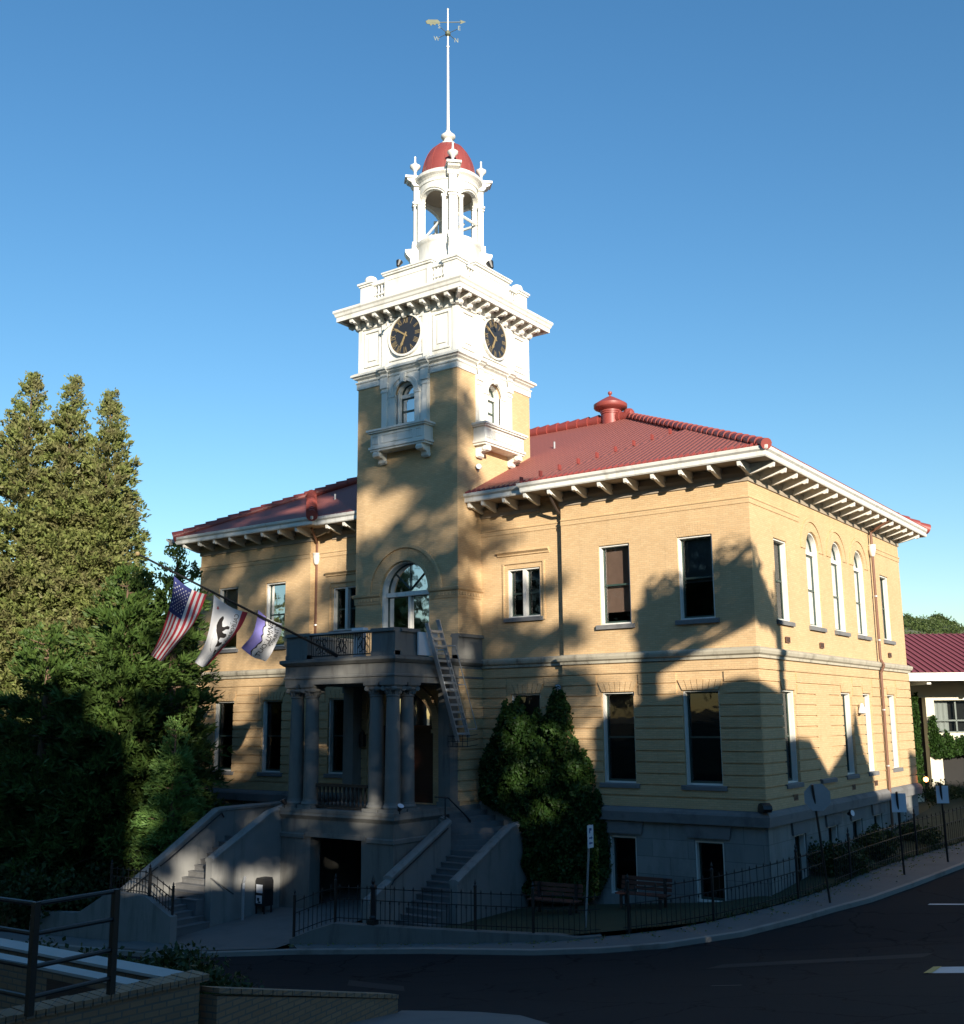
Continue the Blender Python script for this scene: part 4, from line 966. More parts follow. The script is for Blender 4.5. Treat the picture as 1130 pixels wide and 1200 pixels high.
# ------------------------------------------------------------------ right stairs
def profile_wall(mb, pts, t, zb, cap=.07, capo=.05):
    """pts: list of (x,y,ztop) along centre line; wall with rounded cap; zb: bottom"""
    n = len(pts); L_, R_ = [], []
    for i, p in enumerate(pts):
        a = pts[max(0, i-1)]; b = pts[min(n-1, i+1)]; dx, dy = b[0]-a[0], b[1]-a[1]; l = math.hypot(dx, dy) or 1
        L_.append((-dy/l, dx/l))
    def row(off, dz, bottom=False): return [(p[0]+o[0]*off, p[1]+o[1]*off, zb if bottom else p[2]+dz) for p, o in zip(pts, L_)]
    h = t/2
    rows = [row(-h, 0, True), row(-h, -cap-.08), row(-h-capo, -cap-.06), row(-h-capo, -cap+.02), row(-h*.5, 0), row(h*.5, 0), row(h+capo, -cap+.02), row(h+capo, -cap-.06), row(h, -cap-.08), row(h, 0, True)]
    mb.loft(rows)
    for k in (0, -1): mb.face([r[k] for r in rows])
mb = MB()
curve = [(-10.62, .05, .12), (-10.0, .0, -.02), (-9.3, -.02, -.20)]+[(-8.98+.28*math.sin(t), -.30+.28*math.cos(t), -.30-.12*t) for t in np.linspace(.2, 1.57, 6)]+[(-8.70, -.9, -.52), (-8.70, -1.2, -.56), (-8.70, -4.25, -1.98)]
profile_wall(mb, curve, .30, -3.7)
profile_wall(mb, [(-10.7, -2.3, -.22), (-10.4, -2.35, -.36), (-10.4, -5.45, -1.84)], .28, -3.7)
profile_wall(mb, [(-10.4, -5.46, -1.95), (-10.4, -6.5, -2.42)], .24, -3.7)
spR = mb.build('stair_parapet', 'stucco', CH)
mb = MB(); nr = 12; zL = -1.35
mb.box((-10.27, -2.35, -3.7), (-8.86, -.15, zL))
for k in range(nr):
    z = zL-.17*(k+1); mb.box((-10.27, -2.35-.26*(k+1), -3.75), (-8.86, -2.35-.26*k+.003, z)); mb.box((-10.265, -2.35-.26*(k+1)-.02, z-.035), (-8.865, -2.35-.26*k, z+.002))
# winders round the inner newel
piv = (-10.35, -2.3)
def ray_rect(a):
    dx, dy = math.cos(a), math.sin(a); tx = (-8.86-piv[0])/dx if dx > 1e-6 else 1e9; ty = (-.15-piv[1])/dy if dy > 1e-6 else 1e9
    t = min(tx, ty); return (piv[0]+dx*t, piv[1]+dy*t)
angs = [R(98-9.5*k) for k in range(8)]
for k in range(7):
    z = -.175*(k+1)+.0
    if z < zL+.02: break
    a0, a1 = angs[k], angs[k+1]; P0, P1 = ray_rect(a0), ray_rect(a1)
    poly = [piv, P1, P0] if abs(P0[0]-P1[0]) < 1e-3 or abs(P0[1]-P1[1]) < 1e-3 else [piv, P1, (-8.86, -.15), P0]
    mb.prism(poly, lambda a, b, t: (a, b, t), zL-.01, z)
mb.build('steps', 'step', CH)
q = MB()
q.path([(-10.62, -2.75, .95-.55), (-10.4, -2.3, .35), (-10.15, -1.45, -.40), (-10.12, -1.4, -.52)], .025, 8)
q.path([(-10.12, -1.4, -.42), (-10.12, -1.4, -1.35)], .022, 8); q.path([(-10.45, -2.4, .4), (-10.45, -2.4, -.35)], .02)
q.path([(-10.18, -2.6, -.62), (-10.18, -5.4, -1.98), (-10.18, -5.5, -2.1)], .022, 8)
for t in (.1, .5, .9): q.path([(-10.18, -2.6-2.8*t, -.62-1.36*t), (-10.27, -2.6-2.8*t, -.68-1.36*t)], .012)
q.build('stair_handrail', 'iron', CH)
# ------------------------------------------------------------------ left stairs
mb = MB()
profile_wall(mb, [(-16.02, -4.5, .1), (-16.02, -5.3, -.08), (-16.02, -7.85, -1.40)], .30, -3.9)
profile_wall(mb, [(-15.95, -4.4, .0), (-17.2, -4.42, .02), (-17.9, -4.6, .0), (-18.0, -5.6, -.02), (-18.0, -5.95, -.05), (-18.0, -8.15, -1.38), (-18.0, -9.6, -2.2)], .28, -3.9) if False else profile_wall(mb, [(-18.0, .3, .0), (-18.0, -5.6, .0), (-18.0, -5.95, -.03), (-18.0, -8.15, -1.38), (-18.0, -9.75, -2.32)], .28, -3.9)
mb.build('stair_parapet', 'stucco', CH)
mb = MB(); zL = -1.0
mb.box((-17.87, -5.6, -3.9), (-15.9, .4, zL)); 
for k in range(5): mb.box((-15.95-.28*(k+1), -4.3, zL-.01), (-15.95-.28*k, -2.2, -.17*(k+1)))
n = 10
for k in range(n): z = zL-.17*(k+1); mb.box((-17.87, -5.6-.26*(k+1), -3.9), (-16.17, -5.6-.26*k+.003, z)); mb.box((-17.865, -5.6-.26*(k+1)-.02, z-.035), (-16.175, -5.6-.26*k, z+.002))
z2 = zL-1.7
mb.box((-17.87, -9.8, -3.9), (-16.9, -8.19, z2-.003))
for k in range(5): z = z2-.165*k; mb.box((-16.9+.28*(k-1), -9.8, -3.95), (-16.9+.28*k+.003, -7.95, z)); mb.box((-16.9+.28*(k-1), -9.795, z-.035), (-16.9+.28*k+.02, -7.955, z+.002))
mb.build('steps', 'step', CH)
q = MB()
q.path([(-17.82, -5.7, -.35), (-17.78, -5.85, -.2), (-17.78, -8.2, -1.62), (-17.78, -8.4, -1.72)], .025, 8); q.path([(-17.8, -8.5, -1.75), (-17.78, -9.8, -2.45)], .022, 8)
for t in (.1, .5, .9): q.path([(-17.78, -5.9-2.3*t, -.23-1.4*t), (-17.86, -5.9-2.3*t, -.3-1.4*t)], .012)
q.build('stair_handrail', 'iron', CH); q = MB(); q.path([(-15.86, -7.9, -2.02), (-15.3, -7.4+.0, -2.55+.0)], .022, 8); q.build('stair_handrail', 'iron', CH)
q = MB(); q.path([(-15.72, -6.55, -2.15), (-15.55, -6.75, -2.3), (-15.5, -6.8, -2.5), (-15.5, -6.8, -3.6)], .05, 8); q.build('stand_pipe', 'galv', CH)
# ================================================================== THINGS ON AND ROUND THE HOUSE
rng = np.random.default_rng(7)
# flagpole and flags
PB, PT = Vector((-13.4, -4.85, 5.25)), Vector((-13.5, -13.08, 7.79))
fp = thing('flagpole', 'long dark flagpole slanting out from the porch balcony rail', 'flagpole', tuple(PB))
q = MB(); q.tube(PB, PT, .045, .03, n=10); q.build('pole', 'iron', fp)
q = MB(); q.tube(PB-Vector((0, -.1, .05)), PB+(PT-PB)*.05, .075, n=10); q.build('socket', 'iron', fp)
q = MB(); q.lathe([(0, -.07), (.05, -.05), (.07, 0), (.05, .05), (0, .07)], (0, 0), 10); q.v = [(x+PT.x, y+PT.y-.05, z+PT.z+.02) for x, y, z in q.v]; q.build('finial', 'gold', fp)
def flag(name, label, c4, seed, build):
    A, B_, C_, D_ = [Vector(c) for c in c4]           # outer top, inner top, outer bottom, inner bottom
    nrm = (B_-A).cross(C_-A).normalized()
    if nrm.dot(CAM-A) < 0: nrm = -nrm
    def S(u, v, o=0):                                  # u: 0 outer .. 1 inner edge ; v: 0 hoist .. 1 fly
        top = A.lerp(B_, u)-Vector((0, 0, .10*math.sin(math.pi*u))); bot = C_.lerp(D_, u)-Vector((0, 0, .05*math.sin(math.pi*u)))
        bow = Vector((.22, .1, -.05))*math.sin(math.pi*v)*.6
        rip = .06*math.sin(2*math.pi*(1.3*u+.35*v)+seed)*min(1, v*2+.15)+.03*math.sin(9*v+4*u+seed)
        return top.lerp(bot, v)+bow+nrm*(rip+o)
    f = thing(name, label, 'flag', tuple(A.lerp(B_, .5)), 'flags hung from the slanting pole')
    def sheet(nm, mat, u0, u1, v0, v1, o=0, parent=f, nu=None, nv=20):
        nu = nu or max(2, int((u1-u0)*20)); q = MB(); q.loft([[S(u0+(u1-u0)*i/nu, v0+(v1-v0)*j/nv, o) for i in range(nu+1)] for j in range(nv+1)])
        return q.build(nm, mat, parent, smooth=True, recalc=False)
    def polys(nm, mat, plist, o, parent=f):
        q = MB()
        for side in (o, -o):
            for p in plist: q.face([S(u, v, side) for u, v in p])
        return q.build(nm, mat, parent, recalc=False)
    build(S, sheet, polys, f)
    q = MB()
    for u in (0, 1):
        P_ = S(u, 0); k = (P_-PB).dot((PT-PB).normalized()); q.tube(P_, PB+(PT-PB).normalized()*k, .008, n=4)
    q.build('halyard', 'iron', f)
def subdiv(p, n=3):
    out = []
    for (a, b), (c, d) in zip(p, p[1:]+p[:1]):
        for k in range(n): out.append((a+(c-a)*k/n, b+(d-b)*k/n))
    return out
def b_us(S, sheet, polys, f):
    for k in range(13):
        u1 = 1-k/13; u0 = 1-(k+1)/13; canton = u1 <= 7/13+1e-6
        sheet('stripe', 'red' if k % 2 == 0 else 'fwhite', u0, u1, .42 if canton else 0, 1, nu=2)
    sheet('canton', 'fblue', 0, 7/13, 0, .42, nv=10)
    P_ = []
    for r in range(9):
        n = 6 if r % 2 == 0 else 5
        for k in range(n):
            cu = 7/13*(r+1)/10; cv = .42*((k+1)/7 if n == 6 else (k+1.5)/7)
            P_.append([(cu+(.020 if j % 2 == 0 else .009)*math.cos(j*math.pi/5), cv+(.013 if j % 2 == 0 else .006)*math.sin(j*math.pi/5)) for j in range(10)])
    polys('stars', 'fwhite', P_, .006)
def b_ca(S, sheet, polys, f):
    sheet('field', 'fwhite', 0, .84, 0, 1); sheet('stripe', 'red', .84, 1, 0, 1, nu=4)
    polys('star', 'red', [[(.16+(.055 if j % 2 == 0 else .022)*math.cos(j*math.pi/5), .13+(.035 if j % 2 == 0 else .014)*math.sin(j*math.pi/5)) for j in range(10)]], .006)
    # walking bear, head toward the hoist, back toward the outer edge
    bear = [(.34, .20), (.28, .26), (.25, .32), (.24, .37), (.27, .42), (.24, .50), (.24, .58), (.28, .66), (.34, .72), (.42, .75), (.56, .76), (.60, .73), (.58, .70), (.50, .69), (.46, .66), (.56, .62), (.60, .58), (.57, .55), (.50, .57), (.44, .55), (.45, .50), (.56, .48), (.60, .44), (.57, .41), (.50, .42), (.44, .41), (.52, .35), (.60, .33), (.60, .29), (.54, .29), (.46, .33), (.41, .34), (.38, .28), (.40, .22), (.38, .19)]
    polys('bear', 'fblack', [[(b+.02, a) for a, b in [(v, u) for u, v in bear]]], .006)
    polys('grass_band', 'fblack', [[(.61, .22), (.61, .80), (.635, .78), (.63, .5), (.64, .24)]], .006)
    vs, fs = text_polys('CALIFORNIA REPUBLIC', .15); w_ = max(x for x, y in vs)-min(x for x, y in vs)
    polys('lettering', 'fblack', [[(.735-vs[k][1]*1.2, .5+vs[k][0]/w_*.86) for k in p] for p in fs], .007)
def b_tu(S, sheet, polys, f):
    q = MB(); n = 14
    edge = [.33+.03*math.sin(k*.9)+.025*math.sin(k*2.3+1) for k in range(n+1)]
    q.loft([[S(edge[k]*i/6, k/n) for i in range(7)] for k in range(n+1)]); q.build('sky_field', 'viol', f, smooth=True, recalc=False)
    q = MB(); q.loft([[S(edge[k]+(1-edge[k])*i/6, k/n) for i in range(7)] for k in range(n+1)]); q.build('field', 'fwhite', f, smooth=True, recalc=False)
    q = MB(); q.loft([[S(edge[k]-.012-.01*math.sin(k*3), k/n, .006), S(edge[k]+.02, k/n, .006)] for k in range(n+1)]); q.build('mountain_line', 'fblack', f, recalc=False)
    for t, cu, wd, cv in (('TUOLUMNE', .55, .90, .5), ('COUNTY', .80, .58, .34)):
        vs, fs = text_polys(t, .20); w_ = max(x for x, y in vs)-min(x for x, y in vs)
        polys('lettering', 'fblack', [[(cu-vs[k][1]*1.35, cv-vs[k][0]/w_*wd) for k in p] for p in fs], .007)
flag('flag', 'striped red and white flag with white stars on blue, farthest out on the slanting pole', ((-13.5, -11.79, 7.29), (-13.49, -10.5, 6.84), (-14.61, -11.67, 5.0), (-14.9, -10.9, 4.84)), .3, b_us)
flag('flag', 'white flag with black bear, star and red edge stripe, middle one on the pole', ((-13.47, -10.28, 6.86), (-13.46, -8.83, 6.4), (-14.41, -10.09, 4.79), (-14.77, -9.3, 4.73)), 1.4, b_ca)
flag('flag', 'violet and white flag lettered TUOLUMNE COUNTY, nearest the balcony on the pole', ((-13.42, -8.46, 6.54), (-13.42, -7.36, 6.14), (-14.21, -8.36, 5.29), (-14.24, -7.3, 4.94)), 2.2, b_tu)
# ladder ------------------------------------------------------------------------
la = thing('ladder', 'aluminium escape ladder with handrails hanging from the right side of the porch balcony', 'ladder', (-10.5, -3.0, 5.5))
a0, a1 = Vector((-10.45, -3.42, 6.25)), Vector((-10.36, -1.78, 2.2)); off = Vector((.0, .62, .16))
for k, s in enumerate((0, 1)):
    q = MB(); A, B_ = a0+off*s, a1+off*s; d = (B_-A).normalized(); n = Vector((1, 0, .1)).normalized(); sd_ = d.cross(n).normalized()
    c = [sum(((n*i*.075, sd_*j*.024)[m_] for m_ in (0, 1)), Vector()) for i, j in ((-1, -1), (1, -1), (1, 1), (-1, 1))]
    q.loft([[tuple(A+x) for x in c+[c[0]]], [tuple(B_+x) for x in c+[c[0]]]]); q.face([A+x for x in c]); q.face([B_+x for x in c]); q.build('rail', 'alu', la)
    q = MB(); h = Vector((.30, .22, .0)); A2, B2 = A+(B_-A)*.22, A+(B_-A)*.93
    q.path([A2, A2+h, B2+h, B2], .02, 6); q.path([A+(B_-A)*.55, A+(B_-A)*.55+h], .015); q.build('handrail', 'alu', la)
q = MB()
for k in range(15):
    p = a0+(a1-a0)*((k+1.2)/16.2); q.box((p.x-.09, p.y, p.z+.0), (p.x+.09, p.y+off.y, p.z+.03+.05)); 
q.build('rungs', 'alu', la)
q = MB(); p = a1
for z in (0, .18, .36): q.path([p+Vector((-.25, -.25, -.15+z)), p+Vector((.3, .15, -.15+z)), p+Vector((.3, .75, -.1+z))], .014, 5)
for t in (0, .25, .5, .75, 1): x = p+Vector((-.25, -.25, -.15)).lerp(Vector((.3, .15, -.15)), t); q.path([x, x+Vector((0, 0, .4))], .012, 5)
q.build('foot_guard', 'iron', la)
q = MB(); q.box((-10.66, -3.68, 5.16), (-10.60, -2.62, 5.95)); q.cur = 0
bn = q.build('canvas_sheet', 'cloth'); tag(bn, 'pale canvas sheet covering the gap in the balcony behind the ladder top', 'canvas')
q = MB(); q.box((-12.9, -4.55, 6.04), (-12.35, -4.3, 6.14)); q.box((-12.85, -4.5, 5.13), (-12.4, -4.35, 6.04)); tag(q.build('sign_board', 'cloth'), 'small pale board standing on the balcony behind its railing', 'board')
# floodlights ------------------------------------------------------------------
def flood(loc, aim, label, s=1., base=.0):
    t = thing('floodlight', label, 'floodlight', loc, 'small floodlights fixed on the courthouse')
    p = Vector(loc); d = Vector(aim).normalized()
    q = MB(); q.path([p, p+Vector((0, 0, .12*s))], .02); q.build('bracket', 'iron', t)
    q = MB(); c = p+Vector((0, 0, .2*s)); q.tube(c-d*.1*s, c+d*.12*s, .06*s, .13*s, n=10); q.build('housing', 'iron', t)
    q = MB(); q.tube(c+d*.121*s, c+d*.126*s, .12*s, n=10); q.build('lens', 'signw', t)
flood((-10.9, 1.3, 20.88), (-.4, 0, .9), 'black floodlight on the right side of the tower parapet', 1.3)
flood((-13.75, TF+.1, 20.88), (0, .4, .9), 'black floodlight on the front of the tower parapet', 1.1)
flood((-10.35, -4.93, .0), (.5, -.2, .7), 'floodlight at the foot of the right group of porch columns', .9)
flood((-15.6, -4.93, .0), (-.4, -.2, .7), 'floodlight at the foot of the left group of porch columns', .9)
flood((-10.68, .0, 12.25), (.7, -.6, .1), 'small white floodlight on the tower just above the roof', .9)
flood((-7.4, .18, 3.9), (.3, -.9, -.2), 'floodlight on the brick wall above the ivy', .9)
flood((.25, 7.3, -.6), (.9, -.3, .2), 'floodlight on the side basement wall under the ledge', .9)
q = MB(); q.prism([(-.25, .14), (.2, .14), (.3, .24), (.25, .34), (.05, .42), (-.15, .38), (-.25, .25)], lambda a, b, t: (.05+t*.5, -.1-t*.5, b)if False else (.02+a*.6+t, -.12-a*.6+t, b), -.1, .1)
tag(q.build('speaker', 'iron'), 'dark horn speaker sitting on the stone ledge at the building corner', 'speaker')
q = MB(); q.lathe([(.04, 3.05), (.16, 3.1), (.14, 3.2), (.05, 3.45), (0, 3.46)], (.2, 9.75), 12); tag(q.build('bell_cover', 'cloth'), 'white cone shaped cover on the side wall between two lower windows', 'cover')
# wall lamp at the far corner: lit
wl = thing('wall_lamp', 'lit round wall lamp glowing orange at the far end of the side wall', 'lamp', (.1, 17.6, .2))
q = MB(); q.path([(.0, 17.4, .45), (.25, 17.5, .5), (.35, 17.55, .35)], .02); q.build('bracket', 'iron', wl)
q = MB(); q.lathe([(0, .16), (.08, .19), (.11, .27), (.08, .35), (0, .38)], (.38, 17.56), 12); q.build('globe', 'lamp', wl, smooth=True)
# ================================================================== FENCES AND WALLS BY THE PAVEMENT
FP = [(-11.25, -8.72), (-9.9, -8.32), (-8.4, -7.9), (-7.0, -7.5), (-5.6, -7.05), (-4.2, -6.55), (-3.1, -6.05), (-2.1, -5.35), (-1.2, -4.5), (-.45, -3.4), (.15, -2.1), (.65, -.8), (1.0, .5), (1.3, 2.0), (1.6, 4.2), (2.1, 6.6), (3.0, 9.6), (4.0, 13.5), (5.0, 18), (6.2, 24)]
FR = refine(FP, .5)
def wtop(x, y):
    g_ = gz(x, y)
    if x < -3.2: return max(g_+.06, -2.76+.0*(x+10)) if x > -10.0 else -2.76-(abs(x+10.0))*.40
    return g_+.06
# pavement between kerb and fence
def nearest_kerb(p):
    K = offset(CR, -.15); return min(K, key=lambda k: (k[0]-p[0])**2+(k[1]-p[1])**2)
pv = MB(); rows = []
KN = [nearest_kerb(p) for p in FR]
pv.loft([[(k[0]+(p[0]-k[0])*j/4, k[1]+(p[1]-k[1])*j/4, gz(k[0]+(p[0]-k[0])*j/4, k[1]+(p[1]-k[1])*j/4)-.002) for j in range(5)] for k, p in zip(KN, FR)])
K2 = offset(CR, -.15); left = [k for k in K2 if -34 < k[0] < -11.0]
pv.loft([[(k[0], k[1]+(min(-9.9, -9.9)-k[1])*0+j*.25, gz(k[0], k[1]+j*.25)-.002) for j in range(5)] for k in left])
struct(pv.build('pavement', 'concrete'))
jt = MB()
for i in range(0, len(FR), 3):
    k, p = KN[i], FR[i]; dx, dy = p[0]-k[0], p[1]-k[1]; l = math.hypot(dx, dy) or 1; ax, ay = -dy/l*.012, dx/l*.012
    jt.loft([[(k[0]+dx*t-ax, k[1]+dy*t-ay, gz(k[0]+dx*t, k[1]+dy*t)+.003), (k[0]+dx*t+ax, k[1]+dy*t+ay, gz(k[0]+dx*t, k[1]+dy*t)+.003)] for t in (0, .25, .5, .75, 1)])
struct(jt.build('pavement_joint', 'ledge'))
def yardz(x, y):
    g_ = gz(x, y)+.03; k = max(0, min(1, (-x-.3)/1.2))
    return g_*(1-k)+min(g_+.1, -2.45+.1*x)*k
yd = MB(); yr_ = []
for p in FR:
    q_ = (min(p[0], 0.05), max(p[1], .5)); yr_.append([(p[0]+(q_[0]-p[0])*t, p[1]+(q_[1]-p[1])*t, yardz(p[0]+(q_[0]-p[0])*t, p[1]+(q_[1]-p[1])*t)) for t in np.linspace(0, 1, 14)])
yd.loft(yr_)
struct(yd.build('lawn', 'lawn'))
lw = MB()
sect = [p for p in FR if p[0] < -2.4]
profile_wall(lw, [(x, y, wtop(x, y)) for x, y in sect], .34, -4.0, cap=.03, capo=.0)
tag(lw.build('retaining_wall', 'stone'), 'low grey concrete wall under the iron fence in front of the right stairs', 'wall')
def spear_fence(name, label, path, zf, posts, step=.145, h=1.05, group='iron fences round the courthouse', rails=(.12, .62, .93)):
    t = thing(name, label, 'fence', (path[0][0], path[0][1], zf(*path[0])), group)
    # resample
    L_ = [0]
    for a, b in zip(path, path[1:]): L_.append(L_[-1]+math.hypot(b[0]-a[0], b[1]-a[1]))
    def at(s):
        for i in range(len(L_)-1):
            if s <= L_[i+1]: k = (s-L_[i])/(L_[i+1]-L_[i]); return (path[i][0]+(path[i+1][0]-path[i][0])*k, path[i][1]+(path[i+1][1]-path[i][1])*k)
        return path[-1]
    n = int(L_[-1]/step); q = MB()
    for k in range(n):
        x, y = at((k+.5)*step); z = zf(x, y); hh = h if k % 2 == 0 else h*.62
        q.tube((x, y, z+.02), (x, y, z+hh-.08), .011, n=4); q.tube((x, y, z+hh-.10), (x, y, z+hh-.05), .012, .026, n=4, cap=False); q.tube((x, y, z+hh-.05), (x, y, z+hh+.03), .026, .001, n=4, cap=False)
    q.build('pickets', 'iron', t)
    m_ = int(L_[-1]/.5)+1; P_ = [at(L_[-1]*k/m_) for k in range(m_+1)]
    for r in rails: q = MB(); q.path([(x, y, zf(x, y)+r*h) for x, y in P_], .016, 4); q.build('rail', 'iron', t)
    for s in posts:
        x, y = at(s*L_[-1]) if s <= 1 else at(s); z = zf(x, y); q = MB()
        q.box((x-.03, y-.03, z-.05), (x+.03, y+.03, z+h*1.08)); q.lathe([(.05, z+h*1.08), (.05, z+h*1.12), (.02, z+h*1.15), (.035, z+h*1.2), (0, z+h*1.3)], (x, y), 8); q.build('post', 'iron', t)
    return t
f1 = [p for p in FR if p[0] < -2.3]; f2 = [p for p in FR if p[0] > -2.5 and p[1] < 2.0]; f3 = [p for p in FR if p[1] > 1.6]
spear_fence('iron_fence', 'black spear topped iron fence on the low wall before the right stairs', f1, lambda x, y: wtop(x, y), (0.005, .15, .62, .8))
spear_fence('iron_fence', 'black spear topped iron fence curving round the building corner', f2, lambda x, y: gz(x, y)+.03, (.02, .35, .8), h=1.2)
spear_fence('iron_fence', 'black iron fence running uphill along the side pavement', f3, lambda x, y: gz(x, y)+.03, (.05, .25, .45, .7, .95), h=1.2)
# cast newel of the fence
nw = MB(); x, y = (-8.75, -8.02); z = wtop(x, y)
nw.box((x-.12, y-.12, z), (x+.12, y+.12, z+.12)); nw.lathe([(.1, z+.12), (.1, z+.2), (.075, z+.25), (.07, z+.95), (.1, z+1.0), (.1, z+1.05), (.04, z+1.1), (.06, z+1.18), (0, z+1.38)], (x, y), 12)
tag(nw.build('fence_newel', 'iron'), 'stout cast iron newel post standing in the fence on the low wall', 'post')
# left retaining wall with fence
mb = MB(); mb.prism([(-22.5, -4.6), (-15.12, -4.6), (-15.12, -2.86), (-15.3, -2.80), (-16.4, -2.36), (-18.2, -2.36), (-19.8, -3.15), (-22.5, -3.35)], lambda a, b, t: (a, t, b), -10.05, -9.80)
tag(mb.build('retaining_wall', 'stucco'), 'pale stuccoed wall with sloped top left of the lower steps', 'wall')
def zl(x, y): return -2.36 if x < -16.4 else -2.36-(x+16.4)*.40
spear_fence('iron_fence', 'black iron fence stepping down on the stuccoed wall by the left steps', [(-18.4, -9.9), (-16.4, -9.9), (-15.2, -9.9)], zl, (.02, .63, .99), h=.75)
# ------------------------------------------------------------------ newspaper box, signs, benches
nb = thing('newspaper_box', 'black newspaper box standing against the left stair wall', 'newspaper box', (-15.6, -5.75, -3.5))
q = MB()
for x in (-15.82, -15.44):
    for y in (-5.9, -5.58): q = MB(); q.box((x-.02, y-.02, -3.6), (x+.02, y+.02, -3.12)); q.build('leg', 'iron', nb)
q = MB(); q.prism([(-15.86, -3.14), (-15.40, -3.14), (-15.40, -2.34), (-15.46, -2.24), (-15.80, -2.24), (-15.86, -2.34)], lambda a, b, t: (a, t, b), -5.94, -5.54); q.build('cabinet', 'iron', nb)
q = MB(); q.box((-15.80, -5.95, -2.72), (-15.50, -5.943, -2.45)); q.box((-15.80, -5.95, -3.06), (-15.52, -5.943, -2.80)); q.build('display_window', 'signw', nb)
q = MB(); q.box((-15.74, -5.956, -2.98), (-15.64, -5.951, -2.88)); q.box((-15.7, -5.956, -3.04), (-15.58, -5.951, -2.99)); q.build('newspaper', 'iron', nb)
def post_sign(name, label, cat, base, top, panels, pole='galv', r=.03):
    t = thing(name, label, cat, base, None)
    q = MB(); q.tube(base, top, r, n=8); q.build('post', pole, t)
    for nm, mat, fn in panels: q = MB(); fn(q); q.build(nm, mat, t)
def plate(q, c, ux, uy, w_, h_, th=.006):
    n = (uy, -ux)
    q.F = lambda a, b, t: (c[0]+ux*a+n[0]*t, c[1]+uy*a+n[1]*t, c[2]+b); q.box((-w_/2, -h_/2, -th), (w_/2, h_/2, th)); q.F = None
def octa(q):
    c = (1.98, -1.02, .70); ux, uy = .80, .60; r = .41/math.cos(math.pi/8)*.92
    q.prism([(r*math.cos(math.pi/8+k*math.pi/4), r*math.sin(math.pi/8+k*math.pi/4)) for k in range(8)], lambda a, b, t: (c[0]+ux*a+.6*t-.02, c[1]+uy*a-.8*t+.03, c[2]+b), -.004, .004)
post_sign('stop_sign', 'octagonal road sign seen from behind on a leaning steel post', 'road sign', (1.92, -.37, -2.3), (1.88, -1.13, 1.05), [('sign_plate', 'galv', octa)], 'darkpipe', .035)
post_sign('parking_sign', 'pale rectangular sign seen from behind by the side fence, nearer of two', 'sign', (2.84, 4.08, -1.98), (2.93, 3.58, .62), [('sign_plate', 'signw', lambda q: plate(q, (2.95, 3.68, .28), .82, .57, .46, .58))], 'iron', .035)
post_sign('parking_sign', 'pale rectangular sign seen from behind before the cream building, farther of two', 'sign', (3.62, 6.45, -1.8), (3.70, 5.95, .8), [('sign_plate', 'signw', lambda q: plate(q, (3.72, 6.05, .42), .82, .57, .40, .56))], 'iron', .035)
def pk_text(q):
    for z, s in ((-.33, 1), (-.47, -1)): q.prism([(-.09, z-.02), (.04, z-.02), (.04, z-.045), (.10, z), (.04, z+.045), (.04, z+.02), (-.09, z+.02)] if s > 0 else [(-.1, z), (-.04, z-.045), (-.04, z-.02), (.09, z-.02), (.09, z+.02), (-.04, z+.02), (-.04, z+.045)], lambda a, b, t: (-3.2+.0*a+1.0*t, -5.16+1.0*a, b), .045, .05)
    q.prism([(-.08, -.20), (-.03, -.20), (-.03, -.13), (.05, -.13), (.05, -.06), (-.08, -.06)], lambda a, b, t: (-3.2+.0*a+1.0*t, -5.16+1.0*a, b), .045, .05)
post_sign('parking_sign', 'narrow white parking sign with blue marks on a post before the ivy', 'sign', (-3.55, -4.9, -2.85), (-3.2, -5.12, .02),
          [('sign_plate', 'signw', lambda q: plate(q, (-3.165, -5.16, -.29), 0, 1, .32, .62)), ('sign_marks', 'signb', pk_text)], 'galv', .03)
def bench(x, y, rot, label):
    z = yardz(x, y); t = thing('bench', label, 'bench', (x, y, z), 'redwood benches on the shaded lawn'); c, s = math.cos(rot), math.sin(rot)
    F = lambda a, b, h: (x+c*a-s*b, y+s*a+c*b, z+h)
    q = MB(); q.F = F
    for k in range(3): q.box((-.85, -.22+.16*k, .42), (.85, -.09+.16*k, .46))
    q.build('seat', 'redwood', t); q = MB(); q.F = F
    for k in range(3): q.box((-.85, .26+.03*k, .52+.14*k), (.85, .29+.03*k, .63+.14*k))
    q.build('backrest', 'redwood', t)
    for sx_ in (-.65, .65): q = MB(); q.F = F; q.box((sx_-.04, -.22, 0), (sx_+.04, -.16, .42)); q.box((sx_-.04, .2, 0), (sx_+.04, .27, .92)); q.box((sx_-.04, -.22, .36), (sx_+.04, .27, .42)); q.build('leg', 'iron', t)
bench(-6.2, -2.3, .1, 'red brown slatted bench in the dark yard below the ivy')
bench(-3.6, -1.3, .05, 'red brown slatted bench below the basement windows')
# ================================================================== FOREGROUND TERRACE
def brickwall(mb, a, b, th, z0, z1, cap=True):
    dx, dy = b[0]-a[0], b[1]-a[1]; l = math.hypot(dx, dy); nx, ny = -dy/l*th/2, dx/l*th/2
    za0, zb0 = (z1 if isinstance(z1, tuple) else (z1, z1))
    pts = [(a[0]-nx, a[1]-ny), (b[0]-nx, b[1]-ny), (b[0]+nx, b[1]+ny), (a[0]+nx, a[1]+ny)]
    i = [mb.P((*p, z0)) for p in pts]+[mb.P((pts[0][0], pts[0][1], za0)), mb.P((pts[1][0], pts[1][1], zb0)), mb.P((pts[2][0], pts[2][1], zb0)), mb.P((pts[3][0], pts[3][1], za0))]
    for qd in ((4, 5, 6, 7), (0, 1, 5, 4), (1, 2, 6, 5), (2, 3, 7, 6), (3, 0, 4, 7)): mb.f.append([i[k] for k in qd]); mb.mi.append(mb.cur)
